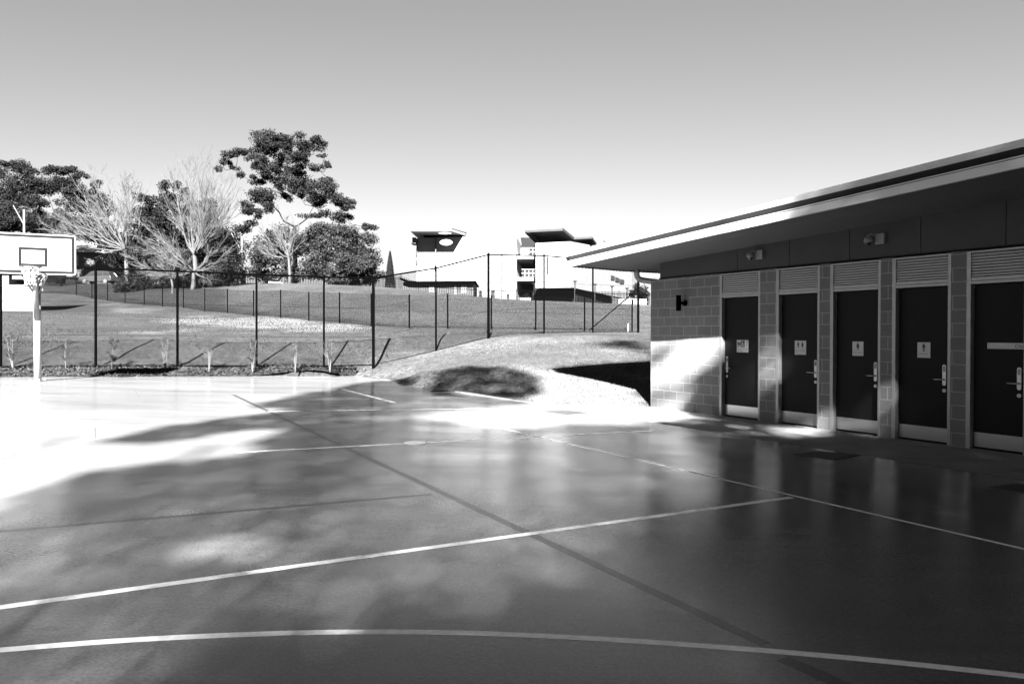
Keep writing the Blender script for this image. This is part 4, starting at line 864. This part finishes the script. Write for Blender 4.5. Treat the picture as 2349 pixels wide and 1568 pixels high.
for x in ((1384.5, 549.5),):
    mb = MB(); mb.tube([P(1381, 538, 140), P(1392, 553, 140)], .06, 5); mb.tube([P(1386, 551, 140), P(1390, 557, 140)], [.35, .1], 6); fin(mb, 'roof_vent', 'undr')
# low brick building
bb = empty('brick_building', P(1020, 700, 98), 'low dark brick building with a flat black roof edge before the white building', 'building')
def finb(mb, name, m): l = Vector(bb.location); mb.v = [tuple(Vector(v)-l) for v in mb.v]; return mb.build(name, M[m], bb)
mb = MB(); face(mb, [(925, 712, 98), (1087, 712, 98), (1087, 647, 98), (925, 647, 98)], 9); finb(mb, 'brick_wall', 'brick')
mb = MB(); face(mb, [(917, 636, 97), (938, 643.5, 97), (957, 644.8, 97), (1091, 643.6, 97), (1091, 647.6, 97), (957, 648.2, 97), (936, 647.5, 97), (917, 641, 97)], 11); finb(mb, 'roof', 'black')
for a, b, c, d in ((983.5, 996, 654, 673), (1058.7, 1070.5, 653.5, 672)):
    mb = MB(); face(mb, [(a, d, 97.95), (b, d, 97.95), (b, c, 97.95), (a, c, 97.95)], .04); w = finb(mb, 'window', 'render')
    mb = MB(); xm = (a+b)/2
    for (x0, x1, y0, y1) in ((xm-.5, xm+.5, c, d), (a, b, (c+d)/2-.4, (c+d)/2+.4)): face(mb, [(x0, y1, 97.9), (x1, y1, 97.9), (x1, y0, 97.9), (x0, y0, 97.9)], .03)
    l = Vector(bb.location); mb.v = [tuple(Vector(v)-l) for v in mb.v]; mb.build('mullion', M['black'], w)
mb = MB(); face(mb, [(1043.3, 700, 97.9), (1046.2, 700, 97.9), (1046.2, 653, 97.9), (1043.3, 653, 97.9)], .1); finb(mb, 'white_post', 'render')
# things near the white building
for px, y0, w_, lb in ((1097, 668, 9, 'grey services cabinet behind the bar fence right of the brick building'), (1127.5, 668, 6, 'narrow dark cabinet behind the bar fence below the white wall'), (1163, 676, 5, 'small dark bin behind the bar fence by the tower side')):
    mb = MB(); face(mb, [(px, 705, 95), (px+w_, 705, 95), (px+w_, y0, 95), (px, y0, 95)], .7); mb.mi = 1; face(mb, [(px-.6, y0, 94.9), (px+w_+.6, y0, 94.9), (px+w_+.6, y0-1.2, 94.9), (px-.6, y0-1.2, 94.9)], .9); c = mb.build('cabinet', [M['gsoff'], M['black']]); tag(c, lb, 'cabinet')
for px, py, lb in ((1319, 646, 'leftmost tall steel pole standing before the white building wall'), (1365, 653, 'second tall steel pole from the left before the white wall'), (1404, 657.5, 'third steel pole below the strip of side windows'), (1438.5, 662, 'rightmost steel pole at the corner of the white building')):
    b = P(px, 715, 96); t = P(px, py, 96); r = empty('steel_pole', b, lb, 'pole', 'steel poles before the white building'); lo = local(r)
    mb = MB(); mb.tube([(0, 0, -1), lo(t)], .085, 8); mb.build('shaft', M['gsoff'], r); mb = MB(); mb.tube([lo(t)-Vector((0, 0, .1)), lo(t)+Vector((0, 0, .12))], [.1, .27], 8); mb.build('cap', M['gsoff'], r)
mb = MB(); face(mb, [(1418, 706, 92), (1483, 708, 92), (1483, 687, 92), (1418, 685, 92)], .3); mb.mi = 1; face(mb, [(1446, 686.2, 91.9), (1484, 687.2, 91.9), (1484, 685.8, 91.9), (1446, 684.8, 91.9)], .6)
tag(mb.build('white_wall', [M['render'], M['clad']]), 'low white boundary wall behind the bar fence, seen under the eave', 'wall')
b = P(1441, 758, 37.5); mb = MB(); mb.tube([(0, 0, -.1), (0, 0, .34)], .035, 8); mb.tube([(0, 0, .34), (0, 0, .36)], [.04, .03], 8); o = mb.build('marker_stake', M['render']); o.location = b; tag(o, 'short white marker stake in the grass beside the large fence end post', 'stake')

# ------------------------------------------------------------------ left: house, walls, car, poles
hs = empty('house', P(200, 625, 112), 'brick house with a white roof half hidden behind bare branches', 'house')
def finh(mb, name, m): l = Vector(hs.location); mb.v = [tuple(Vector(v)-l) for v in mb.v]; return mb.build(name, M[m], hs)
mb = MB(); face(mb, [(166, 640, 112), (236, 640, 112), (236, 577, 112), (166, 577, 112)], 9); finh(mb, 'brick_wall', 'brick')
mb = MB(); mb.hexa([P(160, 577, 111), P(240, 579, 111), P(240, 579, 122), P(160, 577, 122)], [P(163, 573, 111), P(237, 575, 111), P(224, 556, 117), P(172, 552, 117)]); finh(mb, 'roof', 'tin')
mb = MB(); face(mb, [(171, 609, 111.95), (179.5, 609, 111.95), (179.5, 586, 111.95), (171, 586, 111.95)], .05); w = finh(mb, 'window', 'render')
mb = MB(); face(mb, [(174.8, 609, 111.9), (175.6, 609, 111.9), (175.6, 586, 111.9), (174.8, 586, 111.9)], .03); l = Vector(hs.location); mb.v = [tuple(Vector(v)-l) for v in mb.v]; mb.build('mullion', M['gsoff'], w)
a = P(-260, 712, 50); b = P(81, 712, 52); mb = MB(); ht = P(81, 661, 52).z; bt = P(81, 716, 52).z-.3
mb.box((0, 0, 0), ((b-a).length, .28, ht-bt)); mb.box((-.02, -.03, ht-bt), ((b-a).length+.02, .31, ht-bt+.1))
o = mb.build('retaining_wall', M['wbrick']); o.location = (a.x, a.y, bt); o.rotation_euler = (0, 0, math.atan2(b.y-a.y, b.x-a.x)); tag(o, 'white painted brick retaining wall at the left edge behind the hoop', 'wall')
sh = empty('shed', P(0, 662, 62), 'pale clad shed with an open bay standing behind the white brick wall', 'shed')
l = Vector(sh.location); mb = MB(); face(mb, [(-140, 664, 62), (20, 664, 62), (20, 625, 62), (-140, 620, 62)], 4); face(mb, [(28, 640, 62), (64, 640, 62), (64, 627, 62), (28, 626, 62)], 4); mb.v = [tuple(Vector(v)-l) for v in mb.v]; mb.build('clad_wall', M['fcl'], sh)
mb = MB(); face(mb, [(20.2, 658, 63), (64, 658, 63), (64, 640, 63), (20.2, 640, 63)], 2); mb.v = [tuple(Vector(v)-l) for v in mb.v]; mb.build('open_bay', M['dark'], sh)
mb = MB(); face(mb, [(18, 655, 61.6), (66, 655.5, 61.6), (66, 653.6, 61.6), (18, 653, 61.6)], .1); mb.v = [tuple(Vector(v)-l) for v in mb.v]; mb.build('bay_rail', M['render'], sh)
mb = MB(); face(mb, [(-142, 624, 61.7), (68, 628, 61.7), (68, 625, 61.7), (-142, 618, 61.7)], 5); mb.v = [tuple(Vector(v)-l) for v in mb.v]; mb.build('roof', M['tin'], sh)

def make_car(label, paint, group='parked cars', van=True):
    r = empty('parked_car', (0, 0, 0), label, 'car', group)
    H = 1.68 if van else 1.45
    body = [(-2.3, .35), (-2.34, .62), (-2.2, .86), (-1.5, .98), (-1.2, 1.0), (2.15, 1.02), (2.3, .9), (2.33, .45), (2.25, .33), (1.9, .3), (1.8, .56), (1.5, .68), (1.2, .58), (1.08, .28), (-1.05, .28), (-1.15, .56), (-1.45, .68), (-1.75, .56), (-1.85, .3)]
    mb = MB(); mb.hexa([(x, -.86, z) for x, z in body], [(x, .86, z) for x, z in body]); mb.build('body', M[paint], r, bevel=.05)
    gl = [(-1.35, .99), (-.55, H-.1), (1.75, H-.1), (2.2, 1.0)]
    mb = MB(); mb.hexa([(x, -.80, z) for x, z in gl], [(x, .80, z) for x, z in gl]); mb.build('windows', M['glass'], r)
    rf = [(-.62, H-.12), (-.35, H-.02), (.5, H), (1.6, H-.03), (1.82, H-.12)]
    mb = MB(); mb.hexa([(x, -.78, z) for x, z in rf], [(x, .78, z) for x, z in rf])
    for x0, x1 in ((-1.38, -.6), (.1, .12), (1.1, 1.15), (2.22, 1.8)):
        for y in (-.815, .785): mb.add([(x0-.04, y, 1.0), (x0+.04, y, 1.0), (x1+.04, y*.97, H-.08), (x1-.04, y*.97, H-.08), (x0-.04, y+.03, 1.0), (x0+.04, y+.03, 1.0), (x1+.04, y*.97+.03, H-.08), (x1-.04, y*.97+.03, H-.08)], [(0, 1, 2, 3), (4, 5, 6, 7), (0, 3, 7, 4), (1, 5, 6, 2)])
    mb.build('roof', M[paint], r)
    for x in (-1.45, 1.5):
        for y in (-.8, .8):
            mb = MB(); mb.tube([(x, y-.1, .32), (x, y+.1, .32)], .32, 20); w = mb.build('wheel', M['tyre'], r)
            mb = MB(); sg = -1 if y < 0 else 1; mb.tube([(x, y+sg*.1, .32), (x, y+sg*.115, .32)], .2, 14); mb.build('rim', M['steel'], w)
    for y in (-.6, .6): mb = MB(); mb.box((-2.3, y-.16, .66), (-2.2, y+.16, .82)); mb.build('headlight', M['board'], r)
    return r
c1 = make_car('silver people carrier parked side on under the trees beyond the lawn', 'car'); c1.location = P(226, 657, 102); 
c1.rotation_euler = (0, 0, R(-4))
c2 = make_car('white car of which only the roof shows above the lawn crest', 'wcar', van=False); c2.location = P(617, 673.5, 96); c2.rotation_euler = (0, 0, R(3))
c3 = make_car('dark car just right of the street light pole behind the crest', 'glass', van=False); c3.location = P(562, 674, 98); c3.rotation_euler = (0, 0, R(70))
c4 = make_car('pale car at the left of the silver people carrier, mostly hidden', 'wcar', van=False); c4.location = P(150, 657, 108); c4.rotation_euler = (0, 0, R(60))
strip_pts = [P(-200, 655, 101), P(330, 660, 103)]
mb = MB(); rp = []
for i in range(30):
    x = -95+i*4
    for y in (100, 108): rp.append((x, y-.0, Tz(x, y)+.08))
mb.add(rp, [(2*i, 2*i+2, 2*i+3, 2*i+1) for i in range(29)]); mb.build('road', M['road'], kind='structure')
c1.location.z = max(c1.location.z, Tz(c1.location.x, c1.location.y)+.08)
# street light poles
def pole(px, ptop, Z, label, lamp=True):
    b = gnd(px, Z); t = P(px, ptop, Z); r = empty('street_light', b, label, 'street light', 'timber street light poles'); lo = local(r); tz = Vector((0, 0, t.z-b.z))
    mb = MB(); mb.tube([(0, 0, -1), tz*.5, tz], [.17, .15, .12], 10); mb.build('pole', M['wood'], r)
    mb = MB(); mb.tube([tz-Vector((0, 0, 1.9)), tz+Vector((-1.35, 0, .55))], [.06, .045], 6); mb.build('cross_arm', M['wood'], r)
    if lamp:
        mb = MB(); mb.tube([tz-Vector((0, 0, .3)), tz+Vector((.25, 0, .05)), tz+Vector((.7, 0, .12)), tz+Vector((1.0, 0, 0))], .05, 6); mb.build('lamp_arm', M['lampm'], r)
        mb = MB(); mb.tube([tz+Vector((.85, 0, .05)), tz+Vector((1.15, 0, -.12)), tz+Vector((1.3, 0, -.3))], [.1, .2, .12], 8); mb.build('lamp_head', M['lampm'], r)
    return r
pole(555.5, 541, 86, 'timber street light pole with a curved lamp left of the rounded broadleaf tree')
pole(57, 481, 92, 'timber pole rising behind the basketball backboard', lamp=False)
wr = empty('power_line', P(57, 505, 92), 'thin power lines crossing behind the backboard to the bare trees', 'power line'); lo = local(wr)
for k, (y0, y1) in enumerate(((506, 509), (514, 518), (521, 526))):
    a, b = P(-60, y0, 92), P(210, y1, 92); mb = MB(); mb.tube([lo(a.lerp(b, t)-Vector((0, 0, 1.2*4*t*(1-t)*.3))) for t in [i/10 for i in range(11)]], .018, 3); mb.build('wire', M['black'], wr)

# ------------------------------------------------------------------ trees behind the viewer: their crowns shade the court
def lit(px, py, kind):
    def e(cx, cy, rx, ry): return math.exp(-((((px-cx)/rx)**2+((py-cy)/ry)**2))*1.1)
    v = 0
    if kind == 'wall':
        if inpoly(px, py, [(1470, 700), (1700, 700), (1672, 795), (1610, 848), (1545, 885), (1480, 912)]): v = 1
        if v and inpoly(px, py, [(1480, 690), (1520, 690), (1548, 782), (1520, 822), (1480, 862)]): v = .16
        v = max(v, .8*e(1570, 915, 18, 24), .55*e(1778, 835, 32, 46), .8*e(1898, 975, 12, 35), .6*e(2038, 940, 30, 45), .5*e(1755, 830, 30, 40), .3*e(2015, 960, 30, 50))
    elif kind == 'fascia':
        v = 1/(1+math.exp((px-1840)/22)); v = max(v, .9*e(1905, 480, 20, 60), .35*e(2080, 420, 30, 60))
    else:
        L1 = [(-3000, 2200), (-500, 1420), (0, 1150), (110, 1105), (220, 1080), (340, 1064), (450, 1056), (540, 1044), (600, 1012), (665, 985), (560, 985), (440, 1007), (330, 1017), (225, 1012), (330, 985), (450, 968), (560, 956), (640, 938), (590, 930), (660, 908), (760, 893), (830, 877), (945, 866), (1000, 853), (1060, 840), (1160, 841), (1225, 856), (1245, 880), (1235, 905), (1190, 916), (1100, 906), (1000, 888), (1060, 905), (1240, 925), (1500, 935), (1500, 700), (5000, 700), (5000, -3000), (-3000, -3000)]
        if inpoly(px, py, L1): v = 1
        else:
            dk = inpoly(px, py, [(470, 1600), (555, 1470), (760, 1447), (1020, 1395), (1280, 1338), (1345, 1340), (1362, 1460), (1480, 1560), (1600, 1800), (300, 1800)])
            b = .115/(1+math.exp((px-(1440 if py < 1250 else 1330))/85))*(1+.3*mnoise.noise((px/260, py/40, 7)))*(1.25 if py > 1150 else 1)
            if py > 1430: b *= 1/(1+math.exp((px-760)/150))
            v = .003 if dk else max(.004, b)
            if py < 1000: v = max(v, .02+(1.6 if (px > 935 and py < 915) else .8)*max(0, mnoise.noise((px/45, py/9, 2))-.1))
        if inpoly(px, py, [(930, 957), (1000, 946), (1130, 938), (1180, 927), (1250, 925), (1400, 938), (1480, 915), (1560, 915), (1575, 958), (1450, 978), (1300, 974), (1200, 986), (1080, 977), (1010, 966)]): v = 1
        v = max(v, .13*e(1250, 1060, 300, 110), .95*e(1250, 945, 260, 20), .95*e(1350, 935, 170, 22), .9*e(1450, 950, 60, 14), .6*e(1000, 925, 90, 6), .6*e(860, 958, 120, 7), .5*e(1120, 915, 60, 7), .45*e(1080, 985, 130, 9), .16*e(1250, 1010, 220, 10), .12*e(1150, 1060, 200, 12), .3*e(1390, 1108, 130, 14),
                .95*e(520, 1262, 78, 30), .3*e(630, 1270, 90, 26), .35*e(1085, 1350, 40, 40), .3*e(1105, 1390, 70, 26), .04*e(760, 1395, 130, 34), .16*e(350, 1470, 120, 36), .14*e(110, 1540, 220, 40), .9*e(1830, 988, 52, 9), .2*e(1620, 1015, 60, 10),
                .7*e(1010, 880, 50, 5), .85*e(1130, 890, 40, 7), .6*e(1080, 866, 60, 4))
        # small shadows on the upper lawn
        v = min(v, 1-.95*e(1430, 788, 55, 9), 1-.8*e(1470, 800, 40, 6), 1-.6*e(1480, 808, 25, 5))
    return v
CY = -20.0
cells = {}
cell = .25
def land(x, z0):    # ray leaving (x, CY, z0) along the light: straight +Y, falling TANE per metre
    # fascia plane D=1.5
    y = P0[1]+((1.5-(x-P0[0])*NN[0])/NN[1]); zc = z0-(y-CY)*TANE; s = Sof(x, y)
    if -3.4 < s < 13:
        if zc > zfas(s)+.36:
            yb = P0[1]+((-6.9-(x-P0[0])*NN[0])/NN[1]); yb = min(yb, P0[1]+(-3.45-(x-P0[0])*SX[0])/SX[1]); zb_ = z0-(yb-CY)*TANE
            if zb_ < 3.45: return None
            zc = None
        if zc is not None and zc > zfas(s)-.05: return ('fascia',)+proj((x, y, zc))
        yw = P0[1]+((0-(x-P0[0])*NN[0])/NN[1]); zw = z0-(yw-CY)*TANE; sw = Sof(x, yw)
        if zc is not None and zw > 0 and sw > SE: return ('wall',)+proj((x, yw, zw))
        if zw > 0: pass
    # ground
    y = 0.0; yy = CY+(z0-.3)/TANE
    for _ in range(4):
        g_ = Tz(x, yy) if (yy > 15 and not inpoly(x, yy, court_poly)) else plane(x, yy)
        yy = CY+(z0-g_)/TANE
    if yy < .8: return ('behind', 0, 0)
    return ('ground',)+proj((x, yy, g_))
X0, X1, Zc0, Zc1 = -30, 24, 9.0, 38.0
rec = []; split = (-9, 6)
random.seed(33)
x = X0
while x < X1:
    z = Zc0
    while z < Zc1:
        h = land(x+cell/2, z+cell/2)
        if h is None: pr = 12
        elif h[0] == 'behind': pr = 9
        else: pr = min(19, -math.log(max(.003, min(1, lit(h[1], h[2], h[0]))))/.30)
        edge_fade = 1
        n = 0
        mean = pr*.48
        n = mean
        near_ = (-9 < x < 5 and 12 < z < 19.5)
        rec.append((x, z, n*3*(4.6 if near_ else 1), .466 if near_ else 1))
        z += cell
    x += cell
rec = np.array(rec); rng = np.random.default_rng(5); cnt = np.floor(rec[:, 2]*1.1+rng.random(len(rec))).astype(int)
bx = np.repeat(rec[:, 0], cnt); bz = np.repeat(rec[:, 1], cnt); NL = len(bx); dy = rng.normal(0, 2.2, NL)
pc = np.c_[bx+rng.random(NL)*cell, CY+dy, bz+rng.random(NL)*cell-dy*TANE]
nr = np.c_[rng.normal(0, .6, NL), -1+rng.normal(0, .45, NL), .6+rng.normal(0, .5, NL)]; nr /= np.linalg.norm(nr, axis=1)[:, None]
ta = np.cross(nr, rng.normal(0, 1, (NL, 3))); ta /= np.linalg.norm(ta, axis=1)[:, None]; tbn = np.cross(nr, ta); ls = (rng.uniform(.07, .135, NL)*np.repeat(rec[:, 3], cnt))[:, None]
quad = np.stack([pc-ta*ls, pc-tbn*ls*.75, pc+ta*ls, pc+tbn*ls*.75], 1)
def quads_mesh(name, q, m, parent):
    k = len(q); me = bpy.data.meshes.new(name); me.vertices.add(4*k); me.vertices.foreach_set('co', q.reshape(-1).astype(np.float32))
    me.loops.add(4*k); me.loops.foreach_set('vertex_index', np.arange(4*k, dtype=np.int32)); me.polygons.add(k); me.polygons.foreach_set('loop_start', np.arange(0, 4*k, 4, dtype=np.int32))
    me.materials.append(m); me.update(calc_edges=True); o = bpy.data.objects.new(name, me); COL.objects.link(o); o.parent = parent; return o
for i, (tx, lb) in enumerate(((-17, 'broad leafy tree behind the viewer on the left, shading the near court'), (-1, 'tall leafy tree straight behind the viewer, shading the middle of the court'), (14, 'leafy tree behind the viewer on the right, shading the toilet block doors'))):
    t = empty('shade_tree', (tx, CY, Tz(tx, 2)), lb, 'tree', 'shade trees behind the viewer'); l = Vector(t.location)
    sel = (bx < split[0]) if i == 0 else (bx >= split[1]) if i == 2 else ((bx >= split[0]) & (bx < split[1]))
    quads_mesh('crown', quad[sel]-np.array(l), M['canopy'], t)
    mb = MB(); mb.tube([(0, 0, -.5), (.2, 0, 4), (0, 0, 8)], [.6, .48, .4], 10)
    for k in range(9):
        a = k*.7; e = Vector((random.uniform(-6, 6), random.uniform(-1.5, 1.5), random.uniform(11, 19))); mb.tube([(0, 0, 7), Vector((0, 0, 7)).lerp(e, .5)+Vector((0, 0, -.8)), e], [.2, .13, .05], 6)
    mb.build('trunk', M['bark'], t)

# ------------------------------------------------------------------ light
w = bpy.data.worlds.new('World'); SC.world = w; w.use_nodes = True; nt = w.node_tree; bg = nt.nodes['Background']
sky = nt.nodes.new('ShaderNodeTexSky'); sky.sky_type = 'NISHITA'; sky.sun_disc = False; sky.sun_elevation = SUN_EL; sky.sun_rotation = R(180)
sky.air_density = 1.0; sky.dust_density = 1.0; sky.ozone_density = 1.0
sep = nt.nodes.new('ShaderNodeSeparateColor'); nt.links.new(sky.outputs[0], sep.inputs[0])
pw = nt.nodes.new('ShaderNodeMath'); pw.operation = 'POWER'; pw.inputs[1].default_value = SKYPOW = .95
nt.links.new(sep.outputs['Red'], pw.inputs[0]); gn = nt.nodes.new('ShaderNodeMath'); gn.operation = 'MULTIPLY'; gn.inputs[1].default_value = .222; nt.links.new(pw.outputs[0], gn.inputs[0])
tcw = nt.nodes.new('ShaderNodeTexCoord'); sz = nt.nodes.new('ShaderNodeSeparateXYZ'); nt.links.new(tcw.outputs['Generated'], sz.inputs[0])
zr_ = nt.nodes.new('ShaderNodeMapRange'); zr_.interpolation_type = 'SMOOTHSTEP'; zr_.inputs['From Min'].default_value = .41; zr_.inputs['From Max'].default_value = .8; zr_.inputs['To Min'].default_value = 1; zr_.inputs['To Max'].default_value = .12
nt.links.new(sz.outputs['Z'], zr_.inputs['Value']); zm = nt.nodes.new('ShaderNodeMath'); zm.operation = 'MULTIPLY'; nt.links.new(gn.outputs[0], zm.inputs[0]); nt.links.new(zr_.outputs[0], zm.inputs[1]); gn = zm
mn = nt.nodes.new('ShaderNodeMath'); mn.operation = 'MINIMUM'; mn.inputs[1].default_value = 1.02/19.7/.06; nt.links.new(gn.outputs[0], mn.inputs[0]); nt.links.new(mn.outputs[0], bg.inputs['Color']); bg.inputs['Strength'].default_value = .06
sl = bpy.data.lights.new('sun', 'SUN'); sl.energy = 5; sl.angle = R(.6); sl.color = (1, 1, 1); so = bpy.data.objects.new('sun', sl); COL.objects.link(so)
so.rotation_euler = (R(90)-SUN_EL, 0, 0); so.location = (0, -30, 40)
vs_ = SC.view_settings; vs_.view_transform = 'Standard'; vs_.look = 'None'; vs_.gamma = 1; vs_.exposure = 4.3
SC.cycles.caustics_reflective = False
SC.cycles.max_bounces = 6
